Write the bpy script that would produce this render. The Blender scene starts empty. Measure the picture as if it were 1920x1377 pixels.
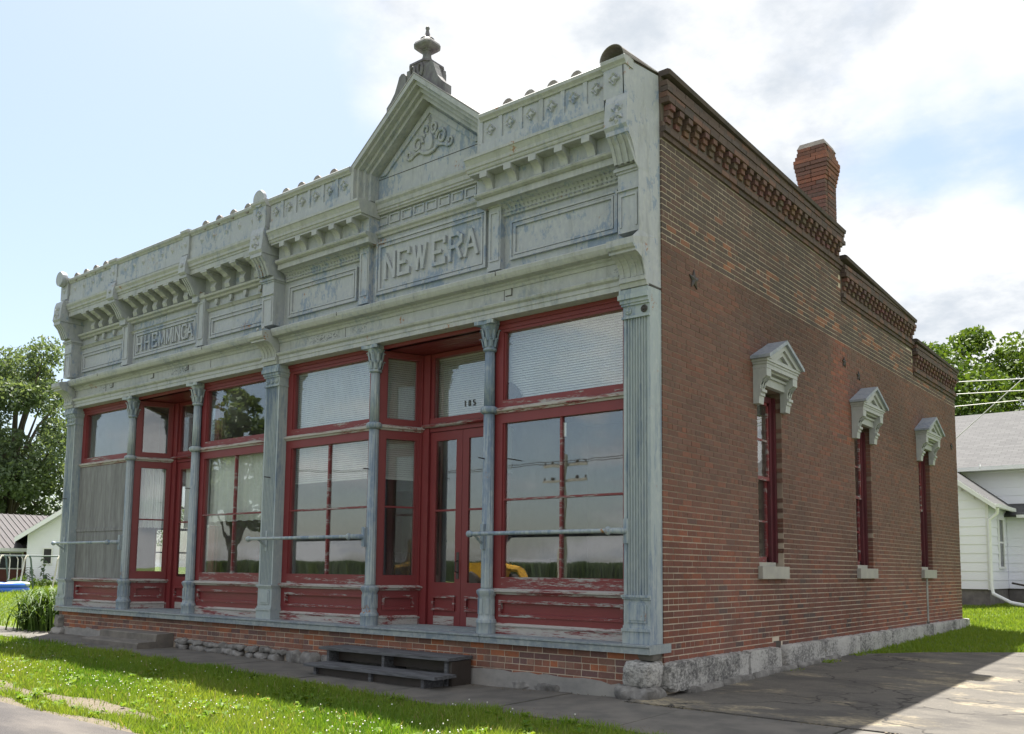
import bpy, math, random
import numpy as np
from mathutils import Vector, Matrix, Euler, noise
random.seed(7)
R_ = math.radians
scene = bpy.context.scene
COL = scene.collection

# ------------------------------------------------------------------ camera
cam_d = bpy.data.cameras.new('camera')
cam = bpy.data.objects.new('camera', cam_d); COL.objects.link(cam)
CAM_LOC = (4.8202, -8.4175, 1.3270)
CAM_ROT = (1.67062, -0.00942, 0.66651)
cam.location = CAM_LOC
cam.rotation_euler = CAM_ROT
cam_d.sensor_width = 36.0
cam_d.lens = 1705.116 / 1920.0 * 36.0
cam_d.shift_x = (960 - 991.435) / 1920.0
cam_d.shift_y = (897.96 - 688.5) / 1920.0
cam_d.clip_start = 0.05
cam_d.clip_end = 3000
scene.camera = cam

# ------------------------------------------------------------------ light
SUN_DIR = Vector((-0.310, 0.282, 1.0)).normalized()      # towards the sun
SUN_EL = math.asin(SUN_DIR.z)
SUN_AZ = math.atan2(SUN_DIR.x, SUN_DIR.y)
sun_d = bpy.data.lights.new('sun', 'SUN')
sun_d.energy = 5.0
sun_d.angle = R_(0.55)
sun_d.color = (1.0, 0.95, 0.86)
sun = bpy.data.objects.new('sun', sun_d); COL.objects.link(sun)
sun.rotation_euler = (-SUN_DIR).to_track_quat('-Z', 'Y').to_euler()
sun.location = (0, 0, 30)

world = bpy.data.worlds.new('World'); scene.world = world
world.use_nodes = True
wt = world.node_tree; wt.nodes.clear()
def wn(t, **k):
    n = wt.nodes.new(t)
    for a, b in k.items(): setattr(n, a, b)
    return n
w_out = wn('ShaderNodeOutputWorld'); w_bg = wn('ShaderNodeBackground')
w_bg.inputs['Strength'].default_value = 0.1
wt.links.new(w_bg.outputs[0], w_out.inputs[0])
sky = wn('ShaderNodeTexSky', sky_type='NISHITA', sun_disc=False)
sky.sun_elevation = SUN_EL; sky.sun_rotation = SUN_AZ
sky.air_density = 1.0; sky.dust_density = 1.6; sky.ozone_density = 1.0
w_tc = wn('ShaderNodeTexCoord')
def wmath(op, a, b=None, clamp=False):
    n = wn('ShaderNodeMath', operation=op); n.use_clamp = clamp
    for i, q in enumerate((a, b)):
        if q is None: continue
        if isinstance(q, (int, float)): n.inputs[i].default_value = q
        else: wt.links.new(q, n.inputs[i])
    return n.outputs[0]
w_sep = wn('ShaderNodeSeparateXYZ'); wt.links.new(w_tc.outputs['Generated'], w_sep.inputs[0])
zz = wmath('ADD', wmath('MAXIMUM', w_sep.outputs[2], 0.0), 0.22)
w_comb = wn('ShaderNodeCombineXYZ')
wt.links.new(wmath('DIVIDE', w_sep.outputs[0], zz), w_comb.inputs[0])
wt.links.new(wmath('DIVIDE', w_sep.outputs[1], zz), w_comb.inputs[1])
def wnoise(scale, detail, off, rough=0.55):
    m = wn('ShaderNodeMapping'); m.inputs['Location'].default_value = off
    wt.links.new(w_comb.outputs[0], m.inputs[0])
    n = wn('ShaderNodeTexNoise'); n.inputs['Scale'].default_value = scale
    n.inputs['Detail'].default_value = detail; n.inputs['Roughness'].default_value = rough
    wt.links.new(m.outputs[0], n.inputs['Vector']); return n.outputs['Fac']
def wramp(v, a, b):
    n = wn('ShaderNodeMapRange', interpolation_type='SMOOTHSTEP'); wt.links.new(v, n.inputs[0])
    n.inputs[1].default_value = a; n.inputs[2].default_value = b; return n.outputs[0]
# cloud cover: broken cumulus, thicker to the north-east
cover = wmath('ADD', wnoise(1.15, 9, (1.3, 4.1, 0.0)), wmath('MULTIPLY', wmath('MAXIMUM', wmath('MINIMUM', w_sep.outputs[0], 0.05), -1.0), 0.30))
c_mask = wramp(cover, 0.27, 0.42)
c_shade = wramp(wnoise(2.3, 8, (5.2, 1.1, 2.0), .6), 0.47, 0.66)
def wmix(f, a, b):
    n = wn('ShaderNodeMix', data_type='RGBA')
    if isinstance(f, float): n.inputs[0].default_value = f
    else: wt.links.new(f, n.inputs[0])
    for i, q in ((6, a), (7, b)):
        if isinstance(q, tuple): n.inputs[i].default_value = q
        else: wt.links.new(q, n.inputs[i])
    return n.outputs[2]
cloud_col = wmix(c_shade, (3.6, 3.65, 3.7, 1), (2.35, 2.55, 2.8, 1))
thin = wmix(0.35, sky.outputs[0], (2.3, 2.6, 2.8, 1))            # bright summer veil
tone = wn('ShaderNodeMix', data_type='RGBA', blend_type='MULTIPLY'); tone.inputs[0].default_value = 1.0
wt.links.new(thin, tone.inputs[6]); tone.inputs[7].default_value = (0.835, 0.825, 0.80, 1)
wt.links.new(wmix(c_mask, tone.outputs[2], cloud_col), w_bg.inputs['Color'])

scene.view_settings.view_transform = 'Standard'
scene.view_settings.look = 'None'
scene.view_settings.gamma = 1.0
scene.view_settings.use_curve_mapping = False
scene.view_settings.exposure = 1.6

# ------------------------------------------------------------------ materials
def new_mat(name):
    m = bpy.data.materials.new(name); m.use_nodes = True
    nt = m.node_tree; nt.nodes.clear()
    return m, nt
class NT:
    """tiny node helper"""
    def __init__(s, name):
        s.m, s.t = new_mat(name)
        s.out = s.t.nodes.new('ShaderNodeOutputMaterial')
        s.geo = s.t.nodes.new('ShaderNodeNewGeometry'); s.pos = s.geo.outputs['Position']
    def n(s, typ, **k):
        x = s.t.nodes.new(typ)
        for a, b in k.items(): setattr(x, a, b)
        return x
    def link(s, a, b): s.t.links.new(a, b)
    def setin(s, sock, v):
        if isinstance(v, bpy.types.NodeSocket): s.link(v, sock)
        elif isinstance(v, tuple) and len(v) == 3 and sock.type == 'RGBA': sock.default_value = (*v, 1)
        else: sock.default_value = v
    def noise(s, scale, detail=5, stretch=(1, 1, 1), off=(0, 0, 0), rough=0.55, vec=None):
        mp = s.n('ShaderNodeMapping'); mp.inputs['Scale'].default_value = stretch; mp.inputs['Location'].default_value = off
        s.link(vec or s.pos, mp.inputs[0])
        x = s.n('ShaderNodeTexNoise'); x.inputs['Scale'].default_value = scale
        x.inputs['Detail'].default_value = detail; x.inputs['Roughness'].default_value = rough
        s.link(mp.outputs[0], x.inputs['Vector']); return x.outputs['Fac']
    def ramp(s, v, a, b, smooth=True):
        x = s.n('ShaderNodeMapRange', interpolation_type='SMOOTHSTEP' if smooth else 'LINEAR')
        s.setin(x.inputs[0], v); x.inputs[1].default_value = a; x.inputs[2].default_value = b
        return x.outputs[0]
    def math(s, op, a, b=0.0, clamp=False):
        x = s.n('ShaderNodeMath', operation=op); x.use_clamp = clamp
        s.setin(x.inputs[0], a); s.setin(x.inputs[1], b); return x.outputs[0]
    def mix(s, f, a, b, blend='MIX'):
        x = s.n('ShaderNodeMix', data_type='RGBA', blend_type=blend)
        s.setin(x.inputs[0], f); s.setin(x.inputs[6], a); s.setin(x.inputs[7], b); return x.outputs[2]
    def sep(s, v=None):
        x = s.n('ShaderNodeSeparateXYZ'); s.link(v or s.pos, x.inputs[0]); return x.outputs
    def bsdf(s, col, rough=0.6, bump=None, strength=0.3, dist=0.01, metallic=0.0, spec=0.5):
        b = s.n('ShaderNodeBsdfPrincipled'); s.setin(b.inputs['Base Color'], col); s.setin(b.inputs['Roughness'], rough)
        b.inputs['Metallic'].default_value = metallic; b.inputs['Specular IOR Level'].default_value = spec
        if bump is not None:
            bp = s.n('ShaderNodeBump'); bp.inputs['Strength'].default_value = strength; bp.inputs['Distance'].default_value = dist
            s.link(bump, bp.inputs['Height']); s.link(bp.outputs[0], b.inputs['Normal'])
        s.link(b.outputs[0], s.out.inputs[0]); return s.m

def m_paint(name, a, b, lo, hi, grime=0.25, rust=True, streak=(1, 1, 1), chips=False):
    """old oil paint on metal: worn patches of the second colour, rain grime, specks of rust"""
    s = NT(name)
    st2 = (streak[0] * 1.3, streak[1], streak[2] * .55)
    worn = s.ramp(s.math('ADD', s.math('MULTIPLY', s.noise(1.5, 9, streak, rough=0.7), 0.58), s.math('MULTIPLY', s.noise(13, 9, st2, (3, 1, 2), 0.72), 0.42)), lo, hi)
    c = s.mix(worn, a, b)
    c = s.mix(s.math('MULTIPLY', s.ramp(s.noise(6, 7, (1, 1, 0.16), (7, 2, 4), 0.65), 0.50, 0.75), grime), c, (0.16, 0.17, 0.15))
    c = s.mix(s.math('MULTIPLY', s.ramp(s.noise(22, 5, (1, 1, .5), (1, 9, 3)), 0.45, 0.7), 0.18), c, (0.56, 0.57, 0.53))
    if chips:   # flaked patches along the frieze board
        xc, yc, zc = s.sep()
        k = s.math('MULTIPLY', s.math('MULTIPLY', s.ramp(zc, 4.53, 4.56), s.ramp(zc, 4.67, 4.64)), s.math('MULTIPLY', s.ramp(s.noise(1.1, 4, (1, 1, 1), (2, 2, 7)), .50, .62), s.ramp(s.noise(34, 6, (1, 1, 1.3), (6, 1, 1), .7), .53, .58)))
        k = s.math('MULTIPLY', k, s.math('MULTIPLY', s.ramp(yc, -.258, -.254), s.ramp(xc, -.36, -.42)))
        c = s.mix(k, c, (0.085, 0.09, 0.095))
    if rust:
        k = s.math('MULTIPLY', s.ramp(s.noise(2.2, 3, (1, 1, 1.5), (4, 4, 9)), 0.66, 0.72), s.ramp(s.noise(30, 5, off=(2, 5, 1)), 0.5, 0.62))
        c = s.mix(k, c, (0.25, 0.12, 0.05))
    return s.bsdf(c, s.math('ADD', 0.5, s.math('MULTIPLY', worn, 0.25)), s.noise(35, 6, (1, 1, .5), rough=.6), 0.25, 0.006)
M = {}
M['metal'] = m_paint('facade_paint', (0.318, 0.337, 0.372), (0.195, 0.243, 0.335), 0.515, 0.575, 0.55)
M['trim'] = m_paint('cornice_paint', (0.322, 0.335, 0.345), (0.215, 0.247, 0.29), 0.50, 0.64, 0.6, chips=True)
M['iron'] = m_paint('column_paint', (0.29, 0.335, 0.365), (0.14, 0.19, 0.27), 0.46, 0.58, 0.2, True, (1.6, 1.6, 0.22))
M['sill'] = m_paint('sill_paint', (0.235, 0.27, 0.29), (0.15, 0.185, 0.23), 0.45, 0.6, 0.3, True, (.5, 1, 2))
M['hoodroof'] = m_paint('zinc_sheet', (0.25, 0.28, 0.33), (0.18, 0.21, 0.27), 0.45, 0.6, 0.25, False)
M['hood'] = m_paint('hood_paint', (0.335, 0.35, 0.355), (0.275, 0.29, 0.30), 0.5, 0.7, 0.2, False)

def m_red(name, lo, hi, wood=(0.36, 0.35, 0.35), st=(0.35, 1, 3.5)):
    s = NT(name)
    p = s.ramp(s.math('ADD', s.math('MULTIPLY', s.noise(4.5, 9, st, rough=0.68), 0.6), s.math('MULTIPLY', s.noise(30, 7, st, (1, 2, 3), .7), 0.4)), lo, hi)
    red = s.mix(s.noise(5, 5), (0.135, 0.017, 0.022), (0.185, 0.027, 0.031))
    c = s.mix(p, red, s.mix(s.noise(40, 4, st), wood, tuple(v * .62 for v in wood)))
    return s.bsdf(c, s.math('ADD', 0.48, s.math('MULTIPLY', p, 0.35)), s.math('SUBTRACT', s.noise(45, 6, st), s.math('MULTIPLY', p, 0.8)), 0.4, 0.004)
M['red'] = m_red('red_paint', 0.66, 0.70)
M['redpeel'] = m_red('peeling_red_paint', 0.52, 0.57)
M['redbare'] = m_red('weathered_red_wood', 0.42, 0.50, (0.43, 0.41, 0.40))

def m_glass(name, tint, ior):
    s = NT(name)
    dt = s.n('ShaderNodeVectorMath', operation='DOT_PRODUCT'); s.link(s.geo.outputs['Normal'], dt.inputs[0]); s.link(s.geo.outputs['Incoming'], dt.inputs[1])
    sch = s.math('POWER', s.math('SUBTRACT', 1.0, s.math('ABSOLUTE', dt.outputs['Value'])), 5.0)
    refl = s.math('ADD', ior, s.math('MULTIPLY', sch, 1 - ior))
    bp = s.n('ShaderNodeBump'); bp.inputs['Strength'].default_value = 0.055; bp.inputs['Distance'].default_value = 0.02
    s.link(s.noise(1.7, 2, (1, 1, .6)), bp.inputs['Height'])
    gl = s.n('ShaderNodeBsdfGlossy'); gl.inputs['Roughness'].default_value = 0.012; gl.inputs['Color'].default_value = (1, 1, 1, 1)
    s.link(bp.outputs[0], gl.inputs['Normal'])
    tr = s.n('ShaderNodeBsdfTransparent'); tr.inputs['Color'].default_value = (*tint, 1)
    df = s.n('ShaderNodeBsdfDiffuse'); df.inputs['Color'].default_value = (.35, .35, .33, 1)
    dm = s.n('ShaderNodeMixShader'); s.setin(dm.inputs[0], s.math('MULTIPLY', s.ramp(s.noise(2.2, 6, (1, 1, .4)), .35, .8), 0.10))
    s.link(tr.outputs[0], dm.inputs[1]); s.link(df.outputs[0], dm.inputs[2])
    mx = s.n('ShaderNodeMixShader'); s.link(refl, mx.inputs[0]); s.link(dm.outputs[0], mx.inputs[1]); s.link(gl.outputs[0], mx.inputs[2])
    s.link(mx.outputs[0], s.out.inputs[0]); return s.m
M['glass'] = m_glass('window_glass', (0.95, 0.965, 0.965), 0.115)

def m_plain(name, a, b=None, scale=6, rough=0.7, stretch=(1, 1, 1), bump=0.2, bscale=40, metallic=0.0, spec=0.5, dist=0.006):
    s = NT(name); b = b or tuple(v * .75 for v in a)
    return s.bsdf(s.mix(s.ramp(s.noise(scale, 7, stretch, rough=.62), .3, .7), a, b), rough, s.noise(bscale, 6, stretch), bump, dist, metallic, spec)
M['redshade'] = m_plain('shaded_red_paint', (0.085, 0.012, 0.02), (0.06, 0.01, 0.016), 4, .55)  # same red paint as the front, side frames' shade put into the colour
M['curtain'] = m_plain('white_curtain', (0.78, 0.80, 0.78), (0.68, 0.71, 0.70), 3, 0.9, (6, 6, .3))
M['blind'] = m_plain('blind_slat', (0.50, 0.51, 0.50), (0.45, 0.46, 0.45), 2, 0.6)
M['interior'] = m_plain('dim_plaster', (0.20, 0.19, 0.17), (0.14, 0.13, 0.12), 1.5, 0.9)
M['int_floor'] = m_plain('board_floor', (0.10, 0.075, 0.055), None, 3, 0.6, (8, .5, 1))
M['dark'] = m_plain('dark_wood', (0.045, 0.035, 0.03), None, 6, 0.6)
M['greywood'] = m_plain('weathered_plank', (0.13, 0.135, 0.15), (0.05, 0.05, 0.055), 5, 0.75, (.6, 5, 9), 0.5, 30)
M['plywood'] = m_plain('weathered_plywood', (0.215, 0.22, 0.23), (0.13, 0.13, 0.138), 6, 0.85, (2.6, 1, .35), 0.4, 12)
M['black'] = m_plain('black_iron', (0.03, 0.03, 0.035), (0.06, 0.045, 0.04), 12, 0.55)
M['rubber'] = m_plain('sooty_metal', (0.045, 0.04, 0.04), None, 12, 0.7)
M['finial'] = m_plain('finial_paint', (0.17, 0.175, 0.18), (0.085, 0.075, 0.09), 7, 0.65, (1, 1, .6), .35, 30)
M['rolls'] = m_plain('old_roof_sheet', (0.26, 0.25, 0.24), (0.15, 0.12, 0.11), 6, 0.7)
M['tinroof'] = m_plain('pale_tin_roof', (0.34, 0.33, 0.34), (0.27, 0.25, 0.25), 3, 0.5)
M['chimcap'] = m_plain('weathered_cement', (0.15, 0.135, 0.12), (0.09, 0.082, 0.075), 8, .92, (1, 1, 1), .6, 40)
M['cap'] = m_plain('dark_cap_brick', (0.085, 0.062, 0.055), (0.05, 0.042, 0.04), 7, .9, (1, 1, 1), .5, 40)
M['stonesill'] = m_plain('painted_stone_sill', (0.36, 0.35, 0.31), (0.30, 0.29, 0.27), 5, 0.8)

# bricks: colour per face (stuff) or per object (single bricks)
def m_brick():
    s = NT('brick')
    at = s.n('ShaderNodeAttribute', attribute_name='Col'); oi = s.n('ShaderNodeObjectInfo')
    c = s.mix(1.0, at.outputs['Color'], oi.outputs['Color'], 'MULTIPLY')
    c = s.mix(s.math('MULTIPLY', s.ramp(s.noise(16, 6, rough=.65), .42, .75), 0.45), c, (0.075, 0.06, 0.055))
    c = s.mix(s.math('MULTIPLY', s.ramp(s.noise(40, 6, off=(3, 3, 3)), .55, .75), 0.30), c, (0.34, 0.26, 0.21))
    c = s.mix(s.math('MULTIPLY', s.ramp(s.noise(1.1, 6, (1, 1, .8), (2, 8, 5), .6), .52, .72), 0.45), c, (0.085, 0.066, 0.058))
    return s.bsdf(c, 0.88, s.noise(70, 7, rough=.65), 0.55, 0.006)
M['brick'] = m_brick()
def m_mortar():
    s = NT('mortar'); x, y, z = s.sep()
    wob = s.math('MULTIPLY', s.math('SUBTRACT', s.noise(.9, 5), .5), 1.0)
    wash = s.math('MULTIPLY', s.ramp(s.math('ADD', z, wob), 0.7, 2.7), s.ramp(z, 4.90, 4.86))   # brown wash of an old painted wall sign
    front = s.ramp(y, -0.02, -0.01)
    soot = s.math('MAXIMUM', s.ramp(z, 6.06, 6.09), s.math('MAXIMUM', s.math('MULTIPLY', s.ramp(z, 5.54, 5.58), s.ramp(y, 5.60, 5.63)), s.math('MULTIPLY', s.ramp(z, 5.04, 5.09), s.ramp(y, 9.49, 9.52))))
    c = s.mix(s.noise(7, 6), (0.60, 0.52, 0.42), (0.40, 0.34, 0.275))
    c = s.mix(s.math('MULTIPLY', s.math('MULTIPLY', wash, front), 0.84), c, (0.145, 0.095, 0.076))
    c = s.mix(s.math('MULTIPLY', s.ramp(s.noise(2.6, 6, off=(5, 5, 5)), .45, .7), .6), c, (0.105, 0.082, 0.07))
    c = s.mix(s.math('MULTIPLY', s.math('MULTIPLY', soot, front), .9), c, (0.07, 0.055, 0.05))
    return s.bsdf(c, 0.95, s.noise(60, 6), 0.5, 0.006)
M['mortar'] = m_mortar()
def m_stone():
    s = NT('limestone'); 
    k = s.ramp(s.math('ADD', s.math('MULTIPLY', s.noise(2.2, 6, off=(0, 0, 4), rough=.65), .45), s.math('MULTIPLY', s.noise(24, 9, (1, 1, 1.4), off=(1, 2, 3), rough=.78), .55)), .43, .605)
    c = s.mix(k, (0.43, 0.42, 0.405), (0.085, 0.083, 0.083))
    c = s.mix(s.math('MULTIPLY', s.ramp(s.noise(8, 4, off=(9, 1, 1)), .6, .75), .4), c, (0.20, 0.17, 0.12))
    return s.bsdf(c, 0.92, s.noise(26, 8, rough=.7), 0.7, 0.015)
M['stone'] = m_stone()
M['rubble'] = m_plain('rubble_stone', (0.25, 0.24, 0.23), (0.10, 0.095, 0.09), 7, .92, (1, 1, 1), .8, 25)
M['cement'] = m_plain('cement_patch', (0.31, 0.295, 0.28), (0.20, 0.195, 0.19), 2.2, 0.92, (1, 1, 1.6), .5, 25)
M['concrete'] = m_plain('old_concrete', (0.15, 0.137, 0.122), (0.09, 0.085, 0.078), 2.6, 0.92, (1, 1, 1), .5, 60)
M['conc_step'] = m_plain('step_concrete', (0.185, 0.165, 0.145), (0.115, 0.105, 0.095), 5, 0.92, (1, 1, 1), .5, 45)
def m_drive():
    s = NT('driveway_paving')
    straw = s.math('MULTIPLY', s.ramp(s.noise(1.0, 6, (.7, 1.1, 1), rough=.66), .52, .62), s.ramp(s.noise(24, 6, (.5, 1.5, 1), rough=.7), .40, .56))
    c = s.mix(s.noise(5, 8, rough=.7), (0.075, 0.070, 0.066), (0.13, 0.118, 0.10))
    c = s.mix(s.math('MULTIPLY', straw, .8), c, (0.37, 0.31, 0.20))
    c = s.mix(s.ramp(s.noise(90, 3, off=(2, 2, 2)), .66, .72), c, (0.42, 0.38, 0.32))
    c = s.mix(s.math('MULTIPLY', s.ramp(s.noise(1.6, 7, (.7, 1.2, 1), (4, 7, 1), .72), .45, .64), .72), c, (0.052, 0.048, 0.046))
    vo = s.n('ShaderNodeTexVoronoi', feature='DISTANCE_TO_EDGE'); vo.inputs['Scale'].default_value = .55
    wv = s.n('ShaderNodeVectorMath', operation='ADD'); s.link(s.pos, wv.inputs[0]); nz = s.n('ShaderNodeTexNoise'); nz.inputs['Scale'].default_value = 1.5; nz.inputs['Detail'].default_value = 6; s.link(s.pos, nz.inputs['Vector']); s.link(nz.outputs['Color'], wv.inputs[1]); s.link(wv.outputs[0], vo.inputs['Vector'])
    c = s.mix(s.ramp(vo.outputs['Distance'], .012, .002), c, (0.03, 0.027, 0.024))
    return s.bsdf(c, 0.93, s.noise(80, 6, rough=.7), 0.6, 0.008)
M['drive'] = m_drive()
def m_road():
    s = NT('chipseal_road')
    c = s.mix(s.ramp(s.noise(120, 4), .4, .65), (0.032, 0.029, 0.031), (0.075, 0.067, 0.067))
    c = s.mix(s.math('MULTIPLY', s.ramp(s.noise(1.2, 5, (.3, 1, 1)), .4, .7), .5), c, (0.24, 0.21, 0.18))
    return s.bsdf(c, 0.9, s.noise(120, 4), 0.7, 0.008)
M['road'] = m_road()
M['gravel'] = m_plain('gravel', (0.17, 0.14, 0.10), (0.09, 0.075, 0.055), 40, 0.95, (1, 1, 1), .9, 110)
M['soil'] = m_plain('turf', (0.07, 0.12, 0.018), (0.10, 0.12, 0.03), 3, 0.95, (1, 1, 1), .8, 60)
def m_leaf(name, a, b, trans=0.35, spec=.3):
    s = NT(name)
    at = s.n('ShaderNodeAttribute', attribute_name='Col')
    c = s.mix(at.outputs['Fac'], a, b)
    if name == 'grass_blade': c = s.mix(s.ramp(at.outputs['Fac'], .975, .985), c, (0.34, 0.29, 0.15))
    d = s.n('ShaderNodeBsdfPrincipled'); s.link(c, d.inputs['Base Color']); d.inputs['Roughness'].default_value = .55
    d.inputs['Specular IOR Level'].default_value = spec
    t = s.n('ShaderNodeBsdfTranslucent'); s.link(s.mix(1.0, c, (1.25, 1.2, .5), 'MULTIPLY'), t.inputs['Color'])
    m = s.n('ShaderNodeMixShader'); m.inputs[0].default_value = trans
    s.link(d.outputs[0], m.inputs[1]); s.link(t.outputs[0], m.inputs[2]); s.link(m.outputs[0], s.out.inputs[0])
    return s.m
M['grass'] = m_leaf('grass_blade', (0.10, 0.21, 0.02), (0.275, 0.33, 0.06), .45)
M['leafL'] = m_leaf('leaf_dark', (0.06, 0.10, 0.058), (0.155, 0.205, 0.125), .45)
M['leafR'] = m_leaf('leaf_bright', (0.035, 0.085, 0.012), (0.13, 0.19, 0.035), .35)
M['lily'] = m_leaf('lily_leaf', (0.035, 0.085, 0.012), (0.105, 0.165, 0.03), .28)
M['bark'] = m_plain('bark', (0.085, 0.07, 0.055), None, 8, .9, (1, 1, .3), .8, 20)
M['clover'] = m_plain('clover_bloom', (0.75, 0.74, 0.68), None, 30, .8)
M['siding'] = m_plain('white_siding', (0.84, 0.85, 0.93), (0.80, 0.81, 0.89), 1.2, .6)
M['whitetrim'] = m_plain('white_trim', (0.78, 0.79, 0.80), (0.72, 0.73, 0.74), 3, .5)
M['block'] = m_plain('grey_block', (0.20, 0.185, 0.18), (0.13, 0.12, 0.12), 6, .9)
M['redbrickfar'] = m_plain('far_brick', (0.17, 0.065, 0.05), (0.12, 0.05, 0.04), 20, .9)
M['ribroof'] = m_plain('ribbed_roof_sheet', (0.105, 0.098, 0.104), (0.09, 0.084, 0.088), 2, .8, spec=.15)
def m_shingle():
    s = NT('asphalt_shingle')
    uv = s.n('ShaderNodeTexCoord')
    b = s.n('ShaderNodeTexBrick'); s.link(uv.outputs['UV'], b.inputs['Vector'])
    b.inputs['Color1'].default_value = (.095, .096, .10, 1); b.inputs['Color2'].default_value = (.068, .068, .073, 1); b.inputs['Mortar'].default_value = (.035, .035, .037, 1)
    b.inputs['Scale'].default_value = 1; b.inputs['Brick Width'].default_value = .32; b.inputs['Row Height'].default_value = .14; b.inputs['Mortar Size'].default_value = .008
    c = s.mix(s.noise(60, 4), b.outputs['Color'], (.105, .105, .11)); c = s.mix(.35, b.outputs['Color'], c)
    return s.bsdf(c, .9, b.outputs['Fac'], -.4, .01)
M['shingle'] = m_shingle()
M['darkglass'] = m_plain('dark_pane', (0.03, 0.035, 0.04), None, 2, .08)
M['steel'] = m_plain('green_grey_steel', (0.09, 0.13, 0.12), None, 4, .45)
M['cream'] = m_plain('cream_steel', (0.52, 0.50, 0.42), None, 4, .5)
M['pool'] = m_plain('blue_vinyl', (0.03, 0.12, 0.55), (0.04, 0.16, 0.62), 2, .35)
M['poolwhite'] = m_plain('white_vinyl', (0.72, 0.76, 0.82), None, 2, .35)
M['yellow'] = m_plain('yellow_machine_paint', (0.55, 0.30, 0.02), None, 4, .45)
M['pole'] = m_plain('grey_pole_wood', (0.45, 0.43, 0.40), None, 4, .8, (4, 4, .3))
M['wire'] = m_plain('wire', (0.42, 0.43, 0.42), None, 4, .5)
M['print'] = m_plain('black_numeral', (0.01, 0.01, 0.01), None, 4, .5)
# ------------------------------------------------------------------ mesh helpers
class MB:
    def __init__(s): s.v = []; s.f = []; s.c = []; s.anyc = False
    def add(s, vs, fs, col=None):
        o = len(s.v); s.v += [tuple(p) for p in vs]; s.f += [tuple(i + o for i in f) for f in fs]
        s.c += [col] * len(fs)
        if col is not None: s.anyc = True
        return s
    def box(s, x0, x1, y0, y1, z0, z1, col=None, skip=()):
        vs = [(x0, y0, z0), (x1, y0, z0), (x1, y1, z0), (x0, y1, z0), (x0, y0, z1), (x1, y0, z1), (x1, y1, z1), (x0, y1, z1)]
        F = {'b': (0, 3, 2, 1), 't': (4, 5, 6, 7), 'f': (0, 1, 5, 4), 'k': (2, 3, 7, 6), 'l': (0, 4, 7, 3), 'r': (1, 2, 6, 5)}
        return s.add(vs, [F[k] for k in F if k not in skip], col)
    def ext(s, prof, axis, a, b, col=None):
        """extrude a closed 2-D outline along an axis: x -> (y,z), y -> (x,z), z -> (x,y)"""
        n = len(prof)
        if axis == 'x': mk = lambda p, t: (t, p[0], p[1])
        elif axis == 'y': mk = lambda p, t: (p[0], t, p[1])
        else: mk = lambda p, t: (p[0], p[1], t)
        vs = [mk(p, a) for p in prof] + [mk(p, b) for p in prof]
        fs = [(i, (i + 1) % n, n + (i + 1) % n, n + i) for i in range(n)] + [tuple(range(n))[::-1], tuple(range(n, 2 * n))]
        return s.add(vs, fs, col)
    def lathe(s, cx, cy, prof, n=16, flute=0, depth=0.0, square=False, caps=True):
        vs = []; fs = []
        for r, z in prof:
            for k in range(n):
                a = 2 * math.pi * (k + .5) / n; rr = r
                if flute: rr = r * (1 - depth * (0.5 - 0.5 * math.cos(flute * a)))
                if square:
                    q = 1.0 / max(abs(math.cos(a)), abs(math.sin(a))); rr = r * min(q, 1.36)
                vs.append((cx + rr * math.cos(a), cy + rr * math.sin(a), z))
        m = len(prof)
        for i in range(m - 1):
            for k in range(n):
                fs.append((i * n + k, i * n + (k + 1) % n, (i + 1) * n + (k + 1) % n, (i + 1) * n + k))
        if caps: fs += [tuple(range(n))[::-1], tuple(range((m - 1) * n, m * n))]
        return s.add(vs, fs)
    def tube(s, pts, r, n=8, r1=None):
        vs = []; fs = []; pts = [Vector(p) for p in pts]; m = len(pts)
        for i, p in enumerate(pts):
            d = (pts[min(i + 1, m - 1)] - pts[max(i - 1, 0)]).normalized()
            u = d.orthogonal().normalized() if i == 0 else (u - d * u.dot(d)).normalized()
            w = d.cross(u); rr = r if r1 is None else r + (r1 - r) * i / (m - 1)
            for k in range(n):
                a = 2 * math.pi * k / n; vs.append(p + (u * math.cos(a) + w * math.sin(a)) * rr)
        for i in range(m - 1):
            for k in range(n): fs.append((i * n + k, i * n + (k + 1) % n, (i + 1) * n + (k + 1) % n, (i + 1) * n + k))
        fs += [tuple(range(n))[::-1], tuple(range((m - 1) * n, m * n))]
        return s.add(vs, fs)
    def bar(s, p, q, w, y0, y1):
        """flat stroke in the xz plane from p to q, width w, between depths y0 and y1"""
        dx, dz = q[0] - p[0], q[1] - p[1]; L = math.hypot(dx, dz) or 1; nx, nz = -dz / L * w / 2, dx / L * w / 2
        return s.ext([(p[0] + nx, p[1] + nz), (p[0] - nx, p[1] - nz), (q[0] - nx, q[1] - nz), (q[0] + nx, q[1] + nz)], 'y', y0, y1)
    def obj(s, name, mat, parent=None, smooth=False, loc=None, kind=None):
        me = bpy.data.meshes.new(name); me.from_pydata(s.v, [], s.f); me.update()
        if s.anyc:
            at = me.color_attributes.new('Col', 'FLOAT_COLOR', 'CORNER')
            arr = np.ones((len(me.loops), 4), np.float32); i = 0
            for f, c in zip(s.f, s.c):
                k = len(f)
                if c is not None: arr[i:i + k, :3] = c
                i += k
            at.data.foreach_set('color', arr.ravel())
        import bmesh
        bm = bmesh.new(); bm.from_mesh(me); bmesh.ops.recalc_face_normals(bm, faces=bm.faces[:]); bm.to_mesh(me); bm.free()
        me.materials.append(M[mat] if isinstance(mat, str) else mat)
        if smooth:
            me.polygons.foreach_set('use_smooth', [True] * len(me.polygons))
            if smooth != 'all': me.set_sharp_from_angle(angle=R_(40))
        o = bpy.data.objects.new(name, me); COL.objects.link(o)
        if parent is not None: o.parent = parent
        if loc: o.location = loc
        if kind: o['kind'] = kind
        return o
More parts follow.
